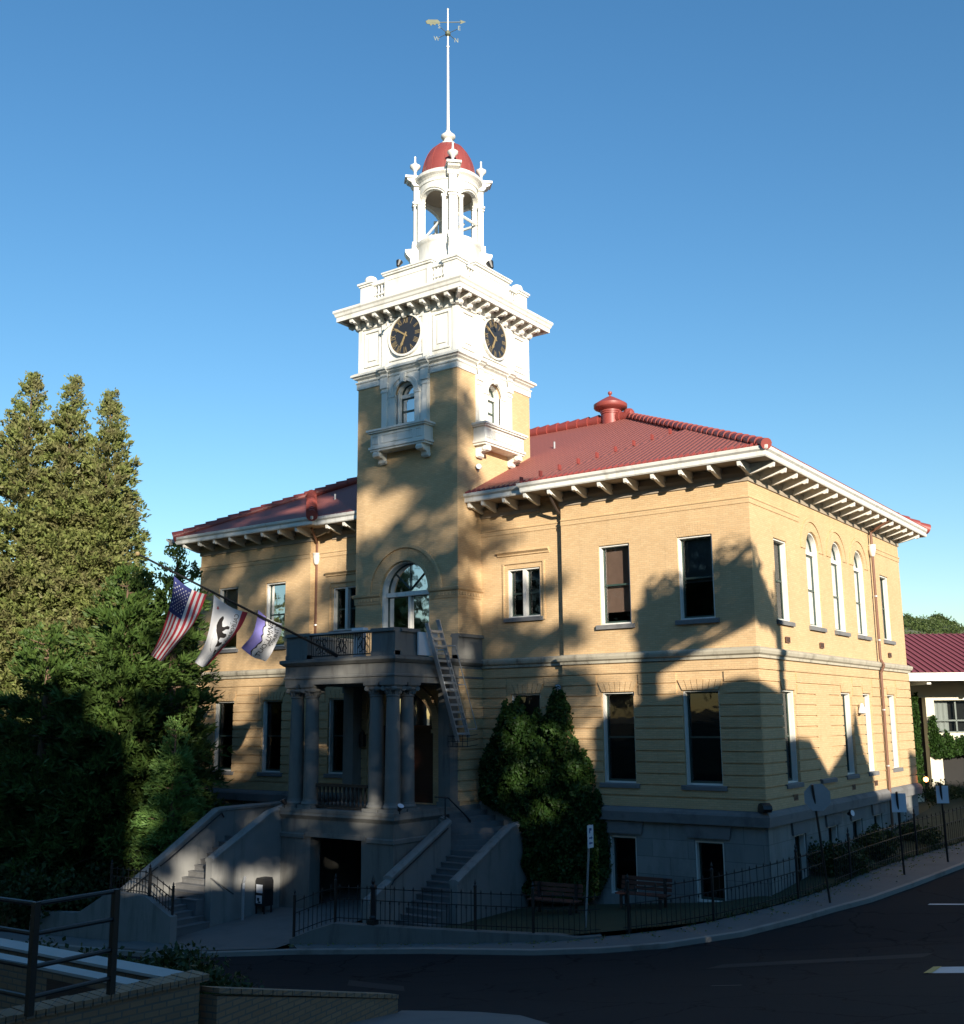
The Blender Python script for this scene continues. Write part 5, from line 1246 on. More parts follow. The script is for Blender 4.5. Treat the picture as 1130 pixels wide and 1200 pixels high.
pl = thing('planter', 'brick planter with pale coping at the corner of the foreground terrace', 'planter', (1.9, -23.6, -.8))
mb = MB(); brickwall(mb, (1.94, -23.5), (1.50, -27.9), .30, -2.2, -.075); brickwall(mb, (1.78, -23.64), (-12, -23.9), .26, -2.2, -.035); brickwall(mb, (1.64, -24.17), (-12, -24.45), .20, -2.2, -.035)
mb.build('wall', 'rbrick', pl)
mb = MB(); n = 42                                                    # header bricks of the coping, one by one
a, b = Vector((1.955, -23.38, 0)), Vector((1.50, -27.9, 0)); d = (b-a)/n; nn = Vector((-d.y, d.x, 0)).normalized()*.175
for k in range(n):
    p = a+d*k+d*.06; q_ = a+d*(k+.94); zt = random.Random(k).uniform(-.004, .004)
    mb.prism([(p-nn)[:2], (q_-nn)[:2], (q_+nn)[:2], (p+nn)[:2]], lambda x, y, t: (x, y, t+zt), -.074, 0)
mb.build('coping_bricks', 'rbrick', pl)
mb = MB(); mb.box((-12, -23.80, -.034), (1.76, -23.48, .0)); mb.v = [(x, y-(1.76-x)*.019, z) for x, y, z in mb.v]; k0 = len(mb.v); mb.box((-12, -24.28, -.034), (1.72, -24.06, .0)); mb.v = mb.v[:k0]+[(x, y-(1.76-x)*.020, z) for x, y, z in mb.v[k0:]]
mb.build('coping', 'bluestone', pl)
mb = MB(); mb.box((-12, -24.3, -1), (1.7, -23.6, -.12)); mb.build('soil', 'soil', pl)
mb = MB(); mb.box((-12, -32, -1.2), (1.5, -24.2, -.85)); struct(mb.build('terrace_floor', 'soil'))
lb = MB(); brickwall(lb, (2.05, -23.34), (1.20, -18.95), .26, -3.0, (-.26, -1.27)); lwo = lb.build('low_brick_wall', 'rbrick'); tag(lwo, 'low brick wall sloping down beside the near pavement', 'wall')
lb = MB(); n = 20; a, b = Vector((2.05, -23.34, -.225)), Vector((1.20, -18.95, -1.265)); d = (b-a)/n; nn = Vector((-d.y, d.x, 0)).normalized()*.15
for k in range(n):
    p = a+d*k+d*.05; q_ = a+d*(k+.95); i = [lb.P(v) for v in (p-nn, q_-nn, q_+nn, p+nn, p-nn+Vector((0, 0, .06)), q_-nn+Vector((0, 0, .06)), q_+nn+Vector((0, 0, .06)), p+nn+Vector((0, 0, .06)))]
    for qd in ((0, 1, 2, 3), (4, 5, 6, 7), (0, 1, 5, 4), (1, 2, 6, 5), (2, 3, 7, 6), (3, 0, 4, 7)): lb.f.append([i[k_] for k_ in qd]); lb.mi.append(0)
WL[lwo.name] = Vector((0, 0, 0)); lb.build('coping_bricks', 'rbrick', lwo)
rl = thing('pipe_railing', 'dark painted pipe railing standing on the brick coping in the foreground', 'railing', (1.96, -24.67, 0))
for x, y in ((1.96, -24.67), (2.0, -25.69)): q = MB(); q.box((x-.035, y-.035, -.01), (x+.035, y+.035, 1.12)); q.build('post', 'iron', rl)
q = MB()
for h in (1.10, .80, .47, .17): q.path([(1.96, -24.67, h), (2.0, -25.69, h), (-3.5, -25.95, h)], .026, 8)
for x in (-.2, -2.2): q.box((x-.03, -25.8, -.9), (x+.03, -25.74, 1.1))
q.build('rails', 'iron', rl)
wv = MB()
EG = [(1.15, -18.62), (2.0, -18.6), (2.7, -18.68), (3.7, -19.05), (4.75, -19.95), (6.0, -21.6), (7.4, -24), (9, -27), (11.5, -32), (15, -40)]
WG = [(1.25, -18.8), (1.5, -19.8), (1.7, -21), (1.95, -22.3), (2.15, -23.6), (2.1, -25), (2.0, -26), (2.0, -28), (2, -33), (2, -42)]
wv.loft([[(a[0]+(b[0]-a[0])*k/10, a[1]+(b[1]-a[1])*k/10, gz(a[0]+(b[0]-a[0])*k/10, a[1]+(b[1]-a[1])*k/10)+.0) for k in range(11)] for a, b in zip(refine(EG, .6)[:60], [WG[0]]*0 or [(WG[min(len(WG)-2, int(i*9/60))][0]+(WG[min(len(WG)-1, int(i*9/60)+1)][0]-WG[min(len(WG)-2, int(i*9/60))][0])*((i*9/60) % 1), WG[min(len(WG)-2, int(i*9/60))][1]+(WG[min(len(WG)-1, int(i*9/60)+1)][1]-WG[min(len(WG)-2, int(i*9/60))][1])*((i*9/60) % 1)) for i in range(60)])])
wv.loft([[(x, y, gz(x, y)+.0), (x, y, gz(x, y)-.14)] for x, y in refine(EG, .6)[:60]])
struct(wv.build('near_pavement', 'concrete'))
vg = MB(); vg.loft([[(x, y, gz(x, y)-.04+.02*math.sin(x*3+y)) for x in np.arange(-40, 1.4, .8)] for y in np.arange(-23.6, -19.9, .45)]); struct(vg.build('verge', 'ground'))
# ================================================================== VEGETATION
def rand_dirs(r, n):
    v = r.normal(size=(n, 3)); return v/np.linalg.norm(v, axis=1)[:, None]
def leaf_quads(r, c, size, width, up=0.0, dirs=None, jit=.35):
    """one diamond leaf per centre"""
    n = len(c); d = rand_dirs(r, n) if dirs is None else dirs+rand_dirs(r, n)*jit
    d[:, 2] += up; d /= np.linalg.norm(d, axis=1)[:, None]
    s = np.cross(d, rand_dirs(r, n)); s /= np.linalg.norm(s, axis=1)[:, None]+1e-9
    L_ = size*r.uniform(.6, 1.3, n)[:, None] if np.isscalar(size) else size*r.uniform(.6, 1.3, n)[:, None]; w_ = width*r.uniform(.6, 1.3, n)[:, None]
    return np.stack([c, c+d*L_*.45+s*w_, c+d*L_, c+d*L_*.45-s*w_], 1).reshape(-1, 3)
def trunk_mb(pts, r0, r1, n=10):
    q = MB(); m_ = len(pts)-1
    for i, (a, b) in enumerate(zip(pts, pts[1:])): q.tube(a, b, r0+(r1-r0)*i/m_, r0+(r1-r0)*(i+1)/m_, n=n)
    return q
def conifer(name, label, x, y, z0, h, rad, nb, nt, mat, seed, blade=.30, wid=.05, low=.12, droop=-.15, K=6, group=None, pw=.75, trunk=.35):
    r = np.random.default_rng(seed); t = thing(name, label, 'tree', (x, y, z0), group)
    lean = r.uniform(-.1, .1, 2); P_ = [(x+lean[0]*k/6*.5, y+lean[1]*k/6*.5, z0-.3+h*.98*k/6) for k in range(7)]
    q = trunk_mb(P_, trunk, .03)
    u_ = r.uniform(0, 1, nb); tt = low+(1-low)*np.where(r.uniform(0, 1, nb) < .35, u_, 1-np.sqrt(u_)); tt = np.clip(tt, low, .995)
    ph = r.uniform(0, 2*np.pi, nb)
    ln = rad*(1-tt)**pw*r.uniform(.55, 1.12, nb)+.12
    dirs = np.stack([np.cos(ph), np.sin(ph), np.full(nb, .25)+tt*.5], 1)
    base = np.stack([x+lean[0]*tt*.5, y+lean[1]*tt*.5, z0+h*tt], 1)
    for k in range(0, nb, max(1, nb//70)):
        b_ = base[k]; e = b_+dirs[k]*ln[k]*.8; e[2] += droop*ln[k]; q.tube(b_, e, .05, .012, n=4)
    q.build('trunk', 'bark', t)
    cs, ds = [], []
    for k in range(nb):
        m_ = max(2, int(nt*(.35+ln[k]/rad)))
        s = np.sqrt(r.uniform(.04, 1, m_)); p = base[k]+dirs[k][None]*(s*ln[k])[:, None]; p[:, 2] += droop*ln[k]*s*s
        p += r.normal(size=(m_, 3))*np.array([.16, .16, .10])*(.5+ln[k]*.25)
        cs.append(np.repeat(p, K, 0)); dd = np.tile(dirs[k]*np.array([1, 1, .6])+np.array([0, 0, max(0, tt[k]-.75)*5]), (m_*K, 1)); ds.append(dd)
    c = np.concatenate(cs); d = np.concatenate(ds); c += r.normal(size=c.shape)*.05
    sc_ = np.clip((z0+h*1.0-c[:, 2])/(h*.16), .45, 1)
    np_mesh('crown', leaf_quads(r, c, blade*sc_[:, None], wid, .15, d, .9), 4, mat, t); return t
conifer('conifer', 'tall olive green conifer, leftmost of the three pointed tops', -33.58, -4.73, -3.7, 23.1, 4.4, 1250, 20, 'conifer', 1, .26, .05, .10, trunk=.5)
conifer('conifer', 'tall olive green conifer, middle one of the three pointed tops', -31.93, -3.52, -3.7, 22.95, 3.7, 1150, 20, 'conifer', 2, .26, .05, .14, trunk=.45)
conifer('conifer', 'tall olive green conifer, nearest the courthouse of the three pointed tops', -30.55, -2.36, -3.7, 22.2, 3.8, 1150, 20, 'conifer', 3, .26, .05, .14, trunk=.45)
conifer('conifer', 'brownish conifer with thin crown at the left edge', -32.5, -8.6, -3.7, 15.5, 3.8, 420, 14, 'conifer', 4, .33, .05, .12, trunk=.45)
conifer('conifer', 'olive conifer rising behind the left edge of the pointed trees', -40, -6, -3.7, 21, 4.6, 420, 14, 'conifer', 14, .36, .06, .1)
conifer('deodar', 'drooping green conifer in front of the left end of the courthouse', -23.4, -6.2, -3.7, 12.6, 3.7, 430, 20, 'deodar', 5, .36, .045, .06, -.42, group=None, pw=.55)
conifer('deodar', 'slender green conifer rising at the corner of the left eaves', -22.0, -4.9, -3.7, 13.6, 2.3, 300, 14, 'deodar', 6, .32, .045, .1, -.35, pw=.5)
conifer('deodar', 'dark green conifer under the tall pointed trees', -26.3, -7.6, -3.7, 10.4, 3.6, 330, 16, 'deodar', 7, .36, .05, .04, -.35, pw=.5)
conifer('young_conifer', 'small bright green conifer below the flags', -19.95, -6.3, -3.6, 6.6, 1.35, 230, 12, 'bright', 8, .24, .03, .05, -.25, pw=.6, trunk=.12)
def leafball(name, label, cat, blobs, n, mat, seed, leaf=.2, wid=.06, trunk=None, group=None, up=.1, kind=None, r0=.25):
    """blobs: (x,y,z,rx,rz); leaf clumps through each blob, denser toward its skin"""
    r = np.random.default_rng(seed); b0 = blobs[0]
    base = trunk[0] if trunk else (b0[0], b0[1], b0[2]-b0[4])
    t = thing(name, label, cat, base, group); cs = []
    tot = sum(b[3]**2*b[4] for b in blobs)
    for b in blobs:
        m_ = max(8, int(n*b[3]**2*b[4]/tot/7)); d = rand_dirs(r, m_); rad = r.uniform(.35, 1.05, m_)[:, None]**.6
        p = np.array(b[:3])+d*rad*np.array([b[3], b[3], b[4]]); c = np.repeat(p, 7, 0); c += r.normal(size=c.shape)*leaf*.9; cs.append(c)
    if trunk:
        q = trunk_mb(trunk, r0, r0*.5); top = Vector(trunk[-1])
        for b in blobs: q.tube(top.lerp(Vector(trunk[0]), r.uniform(0, .35)), Vector(b[:3]), r0*.35, .03, n=5)
        q.build('trunk', 'bark', t)
    np_mesh('crown', leaf_quads(r, np.concatenate(cs), leaf, wid, up), 4, mat, t); return t
def randblobs(seed, c, ext, n, r0, r1):
    r = np.random.default_rng(seed); out = []
    for _ in range(n):
        d = rand_dirs(r, 1)[0]*r.uniform(.3, 1)**.5; k = r.uniform(r0, r1); out.append((c[0]+d[0]*ext[0], c[1]+d[1]*ext[1], c[2]+d[2]*ext[2], k, k*.8))
    return out
# trees far behind on the left
for i, (x, y, h, rr, lab) in enumerate(((-48, 8, 13, 5.5, 'broad dark tree behind the conifers, farthest left'), (-41, 14, 12, 5, 'broad dark tree behind the conifers beside the first'), (-36, 6, 11, 5, 'dark leafy tree low behind the pointed conifers'), (-31.5, 9, 10.5, 4.5, 'dark leafy tree between conifers and courthouse'), (-56, 0, 12, 6, 'wide dark tree far off at the left edge'))):
    leafball('tree', lab, 'tree', randblobs(30+i, (x, y, h*.5-1.5), (rr, rr, h*.48), 24, 1.3, 2.3), 9000, 'oak', 40+i, .5, .17, [(x, y, gz(x, y)-.5), (x, y, 2), (x+.3, y, h*.5)], r0=.35)
# dark understorey
for i, (x, y, rr, h, lab) in enumerate(((-27.5, -9.5, 2.2, 1.5, 'dark rounded bush under the conifers by the pavement'), (-23, -8.8, 1.6, 1.1, 'dark bush between conifer trunk and left steps'), (-31.5, -11.5, 2.4, 1.6, 'large dark bush at the left edge above the railing'), (-20.4, -7.2, 1.5, 1.6, 'bushy growth against the outer left stair wall'), (-21.5, -3.5, 1.8, 2.8, 'shaggy shrub against the left brick wall'), (-25, -3.5, 2.0, 2.5, 'tall dark shrub at the left corner of the building'), (-29.2, -5, 1.9, 2.2, 'dark shrub beneath the tall conifers'))):
    g0 = gz(x, y); leafball('bush', lab, 'bush', randblobs(60+i, (x, y, g0+h*.6), (rr, rr*.8, h*.55), 9, rr*.35, rr*.6), 4200, 'shrub', 70+i, .22, .07)
# hedge along the side wall and far yard
for i, (x, y, rx, h, lab) in enumerate(((.75, 4.0, .6, .9, 'round dark bush against the side basement wall'), (1.0, 6.2, .6, .7, 'low dark bush behind the side fence'), (1.7, 9.5, 1.0, .6, 'dark bush near the far basement windows'), (3.2, 19.5, 1.6, .8, 'dark bush before the cream building'), (.8, 21, 1.6, .8, 'dark bush between courthouse and cream building'))):
    g0 = gz(x, y); leafball('bush', lab, 'bush', randblobs(90+i, (x, y, g0+h*.5), (rx*1.1, rx*1.4, h*.5), 9, h*.4, h*.65), 3200, 'shrub', 95+i, .12, .04)
# shrubs and weeds between road and terrace
def weed(x, y, h, n, seed, lab, mat='shrub', spread=.5, leaf=.09):
    r = np.random.default_rng(seed); z0 = gz(x, y)-.1; t = thing('shrub', lab, 'shrub', (x, y, z0), 'weedy shrubs behind the terrace wall'); q = MB(); cs = []
    for k in range(n):
        a = r.uniform(0, 6.28); l = r.uniform(.5, 1)*h; d = Vector((math.cos(a)*spread*r.uniform(.1, 1), math.sin(a)*spread*r.uniform(.1, 1), 1)); p0 = Vector((x+r.normal()*.3*spread, y+r.normal()*.3*spread, z0)); pts = [p0]
        for j in range(5): d += Vector((r.normal()*.12, r.normal()*.12, 0)); pts.append(pts[-1]+d.normalized()*l/5)
        q.path(pts, .006, 4)
        for j in range(1, 6):
            for m_ in range(8): cs.append(tuple(pts[j-1].lerp(pts[j], r.uniform(0, 1))+Vector(r.normal(size=3))*.03))
    q.build('stems', 'bark', t); np_mesh('foliage', leaf_quads(r, np.array(cs), leaf, leaf*.28, .3), 4, mat, t)
weed(-1.7, -20.4, 1.25, 34, 1, 'tall leggy shrub rising over the road edge, right end of the clump'); weed(-2.9, -20.8, 1.0, 40, 2, 'bushy dark shrub in the middle of the clump by the road', spread=.8); weed(-.5, -20.9, .8, 34, 3, 'low dark shrub nearest the low brick wall', spread=.8)
weed(-4.2, -21.2, 1.1, 40, 4, 'dark shrub behind the planter coping, left in the clump', spread=.8); weed(-6.0, -21.6, 1.2, 46, 5, 'wide dark shrub behind the railing post', spread=1.); weed(-8.4, -21.8, 1.3, 46, 6, 'dark shrub at the left behind the railing', spread=1.1)
weed(1.2, -23.85, .55, 12, 7, 'thin green sprouts growing in the brick planter near its corner', spread=.5, leaf=.07); weed(.2, -23.9, .35, 12, 8, 'small sprouts growing in the brick planter', spread=.5, leaf=.07)
for i, (x, y) in enumerate(((-.8, -22.2), (-3.2, -22.4), (-6.2, -22.6), (-10, -22.8))):
    g0 = gz(x, y); leafball('bush', ('low bush just behind the planter corner', 'low bush behind the planter coping', 'dark bush behind the pipe railing', 'dark bush at the far left behind the railing')[i], 'bush', randblobs(120+i, (x, y, g0+.25), (1.2, .7, .3), 9, .3, .5), 2600, 'shrub', 125+i, .11, .035)
for i, (x, y, h, w_, lab) in enumerate(((-2.3, -20.7, .85, .8, 'dense dark bush at the road edge, right end of the row'), (-3.9, -20.9, .95, 1.0, 'dense dark bush at the road edge, second in the row'), (-5.8, -21.0, 1.05, 1.2, 'dense dark bush at the road edge behind the railing post'), (-8.2, -21.2, 1.2, 1.4, 'wide dark bush at the road edge behind the rails'), (-11, -21.6, 1.3, 1.6, 'wide dark bush at the far left of the road edge'), (-.8, -21.0, .5, .7, 'low dark bush by the low brick wall'))):
    g0 = gz(x, y); leafball('bush', lab, 'bush', randblobs(220+i, (x, y, g0+h*.5), (w_, .7, h*.5), 14, .22, .42), 6500, 'shrub', 225+i, .10, .034)
# ivy on the wall -------------------------------------------------------------------
def ivy(name, label, outline, ybase, depth, n, seed, leaf=.13, frame=None):
    """outline: list of (u, ztop, zbottom)"""
    r = np.random.default_rng(seed); us = np.array([o[0] for o in outline]); zt = np.array([o[1] for o in outline]); zb_ = np.array([o[2] for o in outline])
    F = frame or (lambda u, d, z: (u, ybase-d, z))
    t = thing(name, label, 'ivy', F(float(us.mean()), 0, float(zb_.min())))
    u = r.uniform(us.min(), us.max(), n*2); top = np.interp(u, us, zt); bot = np.interp(u, us, zb_)
    z = r.uniform(zb_.min(), zt.max(), n*2); top += .18*np.sin(u*9)+.12*np.sin(u*23+1)
    ok = (z < top) & (z > bot); u, z, top, bot = u[ok], z[ok], top[ok], bot[ok]
    e = np.minimum(np.minimum((u-us.min()), (us.max()-u))*1.2, (top-z)*.9); e = np.clip(e, 0, 1)
    bump_ = .5+.5*np.sin(u*4.1+np.sin(z*2.3)*2)*np.sin(z*3.7+u)+.25*np.sin(u*11)*np.sin(z*9)
    d = depth*(.12+.88*np.sqrt(e))*(.55+.5*bump_)*r.uniform(.55, 1.05, len(u))**.5+.04
    c = np.array([F(a, b, c_) for a, b, c_ in zip(u, d, z)]); k = rand_dirs(r, len(c))
    nv = np.array(F(0, 1, 0))-np.array(F(0, 0, 0)); dirs = k*.7+nv*.25; dirs[:, 2] -= .6
    np_mesh('leaves', leaf_quads(r, c, leaf, leaf*.42, -.2, dirs, .5), 4, 'ivy', t)
    q = MB()
    for k_ in range(10):
        uu = r.uniform(us.min()+.3, us.max()-.3); q.path([F(uu+.15*math.sin(j*1.3+k_), .05, float(zb_.min())+j*.6) for j in range(int((np.interp(uu, us, zt)-zb_.min())/.6))], .02, 4)
    q.build('stems', 'bark', t)
ivy('ivy', 'large dark green ivy mass climbing the brick wall right of the stairs', [(-10.7, 1.0, .3), (-10.4, 1.7, .15), (-10.0, 2.6, .0), (-9.6, 3.4, -.2), (-9.2, 3.75, -.3), (-8.75, 3.35, -.6), (-8.5, 3.2, -2.9), (-8.3, 3.1, -2.9), (-7.9, 3.2, -2.9), (-7.5, 3.75, -2.9), (-7.2, 4.2, -2.9), (-6.95, 3.9, -2.9), (-6.7, 2.6, -2.9), (-6.2, 1.9, -2.9), (-5.8, .9, -2.7), (-5.45, -.2, -1.9)], .22, .85, 28000, 11)
# ================================================================== CREAM BUILDING BEHIND
e_ = Vector((.82, .572)); n_ = Vector((.572, -.82)); A0 = (-2.0, 25.0)
def FB(u, d, z): return FBo(u, d-(1.2 if d < 1.25 else 0), z)
def FBo(u, d, z): return (A0[0]+e_.x*u+n_.x*d, A0[1]+e_.y*u+n_.y*d, z)
cb = thing('office_building', 'cream walled building with maroon metal roof beyond the courthouse', 'building', FB(4, 0, -1.5))
mb = MB(); ops_ = [(1.75, 4.6, 2.1, 3.75), (5.4, 8.4, 2.1, 3.75), (9.2, 12.2, 2.1, 3.75), (1.95, 5.2, -2.2, 1.25), (6, 9.2, -2.2, 1.25), (-5, -1, -2.2, 1.25), (.85, 1.32, -2.2, 3.9)]
wall(mb, FB, -9, 14, -3.2, 4.75, ops_, .5); mb.build('wall', 'cream', cb)
mb = MB(); mb.F = FB; mb.box((-9, -8, -3.2), (14, -.6, 4.6)); mb.F = None; mb.build('inner_wall', 'dark', cb)
mb = MB(); mb.F = FB; mb.box((-10, -.6, 4.72), (15, 1.5, 4.80)); mb.build('soffit', 'soffit', cb)
mb = MB(); mb.F = FB; mb.box((-10, 1.5, 4.66), (15, 1.56, 5.06)); mb.box((-10, 1.56, 4.84), (15, 1.62, 5.0)); mb.build('fascia', 'white', cb)
mb = MB(); mb.F = FB
mb.face([(-10, 1.62, 5.07), (15, 1.62, 5.07), (15, -4.6, 7.5), (-10, -4.6, 7.5)]); mb.face([(-10, -4.6, 7.5), (15, -4.6, 7.5), (15, -11, 5.0), (-10, -11, 5.0)]); mb.F = None
rf2 = mb.build('roof', 'maroon', cb, recalc=False)
mb = MB()
for u in np.arange(-9.8, 15, .34): mb.tube(FB(u, 1.64, 5.10), FB(u, -4.6, 7.53), .028, n=4)
mb.build('roof_seams', 'redmetal', rf2)
for o in ops_[:3]:
    mb = MB(); mb.F = FB; a, b = o[0], o[1]; zm = 2.72; m1 = a+(b-a)*.42
    for q in (((a, -.42, 2.1), (a+.07, -.3, 3.75)), ((b-.07, -.42, 2.1), (b, -.3, 3.75)), ((a, -.42, 3.68), (b, -.3, 3.75)), ((a, -.42, 2.1), (b, -.3, 2.17)), ((a, -.42, zm-.04), (b, -.3, zm+.04)), ((m1-.04, -.42, 2.1), (m1+.04, -.3, 3.75))): mb.box(*q)
    wo = mb.build('window', 'sash', cb)
    mb = MB(); mb.F = FB; mb.face([(a, -.37, 2.1), (b, -.37, 2.1), (b, -.37, 3.75), (a, -.37, 3.75)]); mb.build('pane', 'glass', wo)
    mb = MB(); mb.loft([[FB(a+.1+k*.07, -.5+.03*math.sin(k*1.7), z) for k in range(12)] for z in (2.2, 3.7)]); mb.build('curtain', 'paleblind', wo)
for k in range(5): mb = MB(); mb.F = FB; u = -1.0+3.3*k+1.6; mb.box((u-.1, .0, 4.5), (u+.1, 1.3, 4.71)); mb.F = None; mb.build('rafter_end', 'white', cb)
def FBi(u, d, z): return FB(u, d, z)
ivy('ivy', 'bright green ivy column on the cream building', [(-.6, 4.0, -.3), (.1, 4.2, -.3), (.6, 4.1, -.4), (.86, 3.9, -.5)], 0, .35, 5200, 21, .14, FBi)
ivy('ivy', 'bright green ivy strand hanging under the cream building window', [(1.35, 2.6, 1.0), (1.55, 3.0, .9), (1.9, 2.1, .9), (3.0, 1.75, 1.1), (4.2, 1.6, 1.2), (6, 1.5, 1.3)], 0, .3, 6500, 22, .14, FBi)
# ================================================================== HILL
def hillz(ap): return -6+math.exp(-((ap+17)/13)**2)*31+4+3*math.sin((ap+20)*.31)+1.2*math.sin((ap+20)*.83)+.5*math.sin((ap+20)*2.1)
hl = MB(); rows = []
for j in range(14):
    v = j/13; row = []
    for i in range(90):
        ap = -80+i/89*140; dd = 200+140*v
        row.append((CAM.x+math.sin(R(ap))*dd, CAM.y+math.cos(R(ap))*dd, -8+(hillz(ap)+8)*math.sin(math.pi*v*.5)+1.2*math.sin(i*1.9+j*1.3)*v*(1-v)*4))
    rows.append(row)
hl.loft(rows); struct(hl.build('hill', 'hill', smooth=True))
def hp(ap, dd=338): return CAM.x+math.sin(R(ap))*dd, CAM.y+math.cos(R(ap))*dd
for i, (ap, s, lab) in enumerate(((-12.85, 1.5, 'rounded tree on the distant hill, tallest and left of three'), (-12.55, 1.35, 'rounded tree on the distant hill, middle of three'), (-12.2, 1.2, 'small rounded tree on the distant hill, right of three'), (-14.25, 1.1, 'small tree on the distant hill just beside the courthouse wall'))):
    x, y = hp(ap); z = hillz(ap)+s*1.1
    leafball('hill_tree', lab, 'tree', randblobs(150+i, (x, y, z), (s*.8, s*.8, s*.7), 10, s*.35, s*.6), 1500, 'oak', 160+i, .5, .2, [(x, y, z-s-2), (x, y, z)], r0=.3)
leafball('hill_scrub', 'grey green scrub covering the distant hill', 'scrub', [(*hp(ap+.07*j, 336-9*j+3*math.sin(ap*7+j)), -8+(hillz(ap+.07*j)+8)*math.sin(math.pi*.5*(136-9*j)/140)-.2, 1.8, 1.1) for j in range(9) for ap in np.arange(-15.5, -8.6, .2)], 52000, 'oak', 171, .5, .2)['kind'] = 'stuff'
# ================================================================== PARKED CARS
def car(name, label, x, y, rot, paint):
    z = gz(x, y)-.1; t = thing(name, label, 'car', (x, y, z), 'parked cars under the trees'); c, s = math.cos(rot), math.sin(rot)
    F = lambda a, b, h: (x+c*a-s*b, y+s*a+c*b, z+h)
    q = MB(); q.F = F
    body = [(-2.2, .35), (-2.25, .62), (-2.15, .85), (-1.6, .92), (-.9, .95), (.9, .95), (1.7, .86), (2.15, .72), (2.25, .5), (2.2, .3)]
    for y0, y1, k in ((-.88, .88, 1),):
        q.prism(body, lambda a, b, t_: F(a, t_, b) if False else (a, t_, b), y0, y1)
    bo = q.build('body', paint, t)
    q = MB(); q.F = F; A = [(-1.5, .93), (-1.15, 1.38), (.25, 1.42), (.95, .95)]
    i0 = [(a, -.80+.12*(b > 1), b) for a, b in A]; i1 = [(a, .80-.12*(b > 1), b) for a, b in A]
    q.loft([i0, i1]); q.face(i0); q.face(i1); q.build('cabin', 'glass', t); q = MB(); q.F = F; q.box((-1.1, -.66, 1.37), (.22, .66, 1.44)); q.build('roof', paint, t)
    for a in (-1.4, 1.4):
        for b in (-.8, .8):
            q = MB(); q.tube(F(a, b-.1, .32), F(a, b+.1, .32), .33, n=16); w_ = q.build('wheel', 'rubber', t); q = MB(); q.tube(F(a, b-.11, .32), F(a, b+.11, .32), .19, n=12); q.build('rim', 'alu', w_)
    for b in (-.62, .62): q = MB(); q.F = F; q.box((2.18, b-.16, .58), (2.262, b+.16, .70)); q.build('headlight', 'signw', t)
car('parked_car', 'dark blue parked car half hidden under the conifers', -29.5, -3.1, -.9, 'carblue')
car('parked_car', 'pale parked car at the left edge under the trees', -38.0, -3.0, -.9, 'carwhite')
# ================================================================== UNSEEN CASTERS TOWARD THE SUN (outlines set to cast the evening shade)
E1 = (-HY, HX)                                                     # a-axis, along which shade is laid out: (.56,.83)
def AL(a, L_):
    a = a*(1.10 if a < 0 else .95); return (E1[0]*a+HX*L_, E1[1]*a+HY*L_)
def houseprof(name, label, a0, a1, L_, prof, dep=9, wallm='housew', roofm='houser'):
    """prof: (a,b) skyline of the house as the sun sees it; b is height above the shade datum"""
    t = thing(name, label, 'building', (*AL((a0+a1)/2, L_), gz(*AL((a0+a1)/2, L_))-.3))
    zz = lambda b: b+L_*TAN; q = MB(); zg = min(gz(*AL(a0, L_)), gz(*AL(a1, L_+dep)))-3
    poly = [(a0, zg)]+[(a, zz(b)) for a, b in prof]+[(a1, zg)]
    q.prism(poly, lambda a, b, tt: (*AL(a, tt), b), L_, L_+dep); q.build('wall', wallm, t)
    q = MB()
    for (p, r_) in zip(prof, prof[1:]):
        if abs(p[0]-r_[0]) < .05: continue
        q.loft([[(*AL(p[0], l), zz(p[1])+.04) for l in (L_+.4, L_+dep)], [(*AL(r_[0], l), zz(r_[1])+.04) for l in (L_+.4, L_+dep)]])
    q.build('roof', roofm, t)
    q = MB()
    for a in np.arange(a0+1, a1-1, 2.2):
        for z in (zz(prof[0][1])-2.4, zz(prof[0][1])-5.4): q.box((0, 0, 0), (0, 0, 0)) if False else q.face([(*AL(a, L_-.02), z), (*AL(a+.9, L_-.02), z), (*AL(a+.9, L_-.02), z+1.4), (*AL(a, L_-.02), z+1.4)])
    if q.f: q.build('window', 'dark', t)
LB = 29
houseprof('shop_house', 'unseen flat roofed house across the street, spikes added to edge its shade', -3.4, 1.72, LB, [(-3.4, 3.9), (-3.0, 4.3), (-2.40, 4.35), (-2.39, 7.5), (-2.01, 7.5), (-2.0, 4.35), (-.3, 4.35), (.0, 4.1), (1.40, 4.05), (1.41, 6.1), (1.71, 6.1), (1.72, 4.0)])  # two skyline spikes added for crisp vertical shade edges
houseprof('gabled_house', 'gabled house with pointed turret across the street', 1.73, 9.3, LB, [(1.73, 2.75), (3.5, 2.9), (4.9, 2.0), (6.5, 3.1), (7.45, 3.9), (7.8, 4.9), (8.15, 3.9), (8.4, 3.3), (9.3, 2.5)])
houseprof('shade_low_house', 'low unseen house added up the side street to cast shade', 9.31, 13.6, LB+1, [(9.31, 1.7), (11.5, 2.1), (13.6, 1.7)])  # unseen filler, skyline set to the shade line on the side wall
houseprof('shade_long_house', 'long unseen flat roofed house added up the side street to cast shade', 13.61, 46, LB+2, [(13.61, 4.2), (46, 4.4)])  # unseen filler, height set to shade the foot of the cream building
houseprof('shade_terrace_house', 'low unseen house added on the slope to shade street and stairs', -16.95, -3.41, 40, [(-16.95, -.3), (-12.5, -.1), (-11, .8), (-3.41, 1.0)])  # added out of view to keep low sun off street and stairs
houseprof('shade_hillside_house', 'tall unseen block added on the hillside to shade the left side', -60, -16.9, 50, [(-60, 9), (-19.5, 8.7), (-19, 7), (-17.2, 6.0), (-16.9, 3.0)])  # added out of view, stepped top keeps the lower left dark
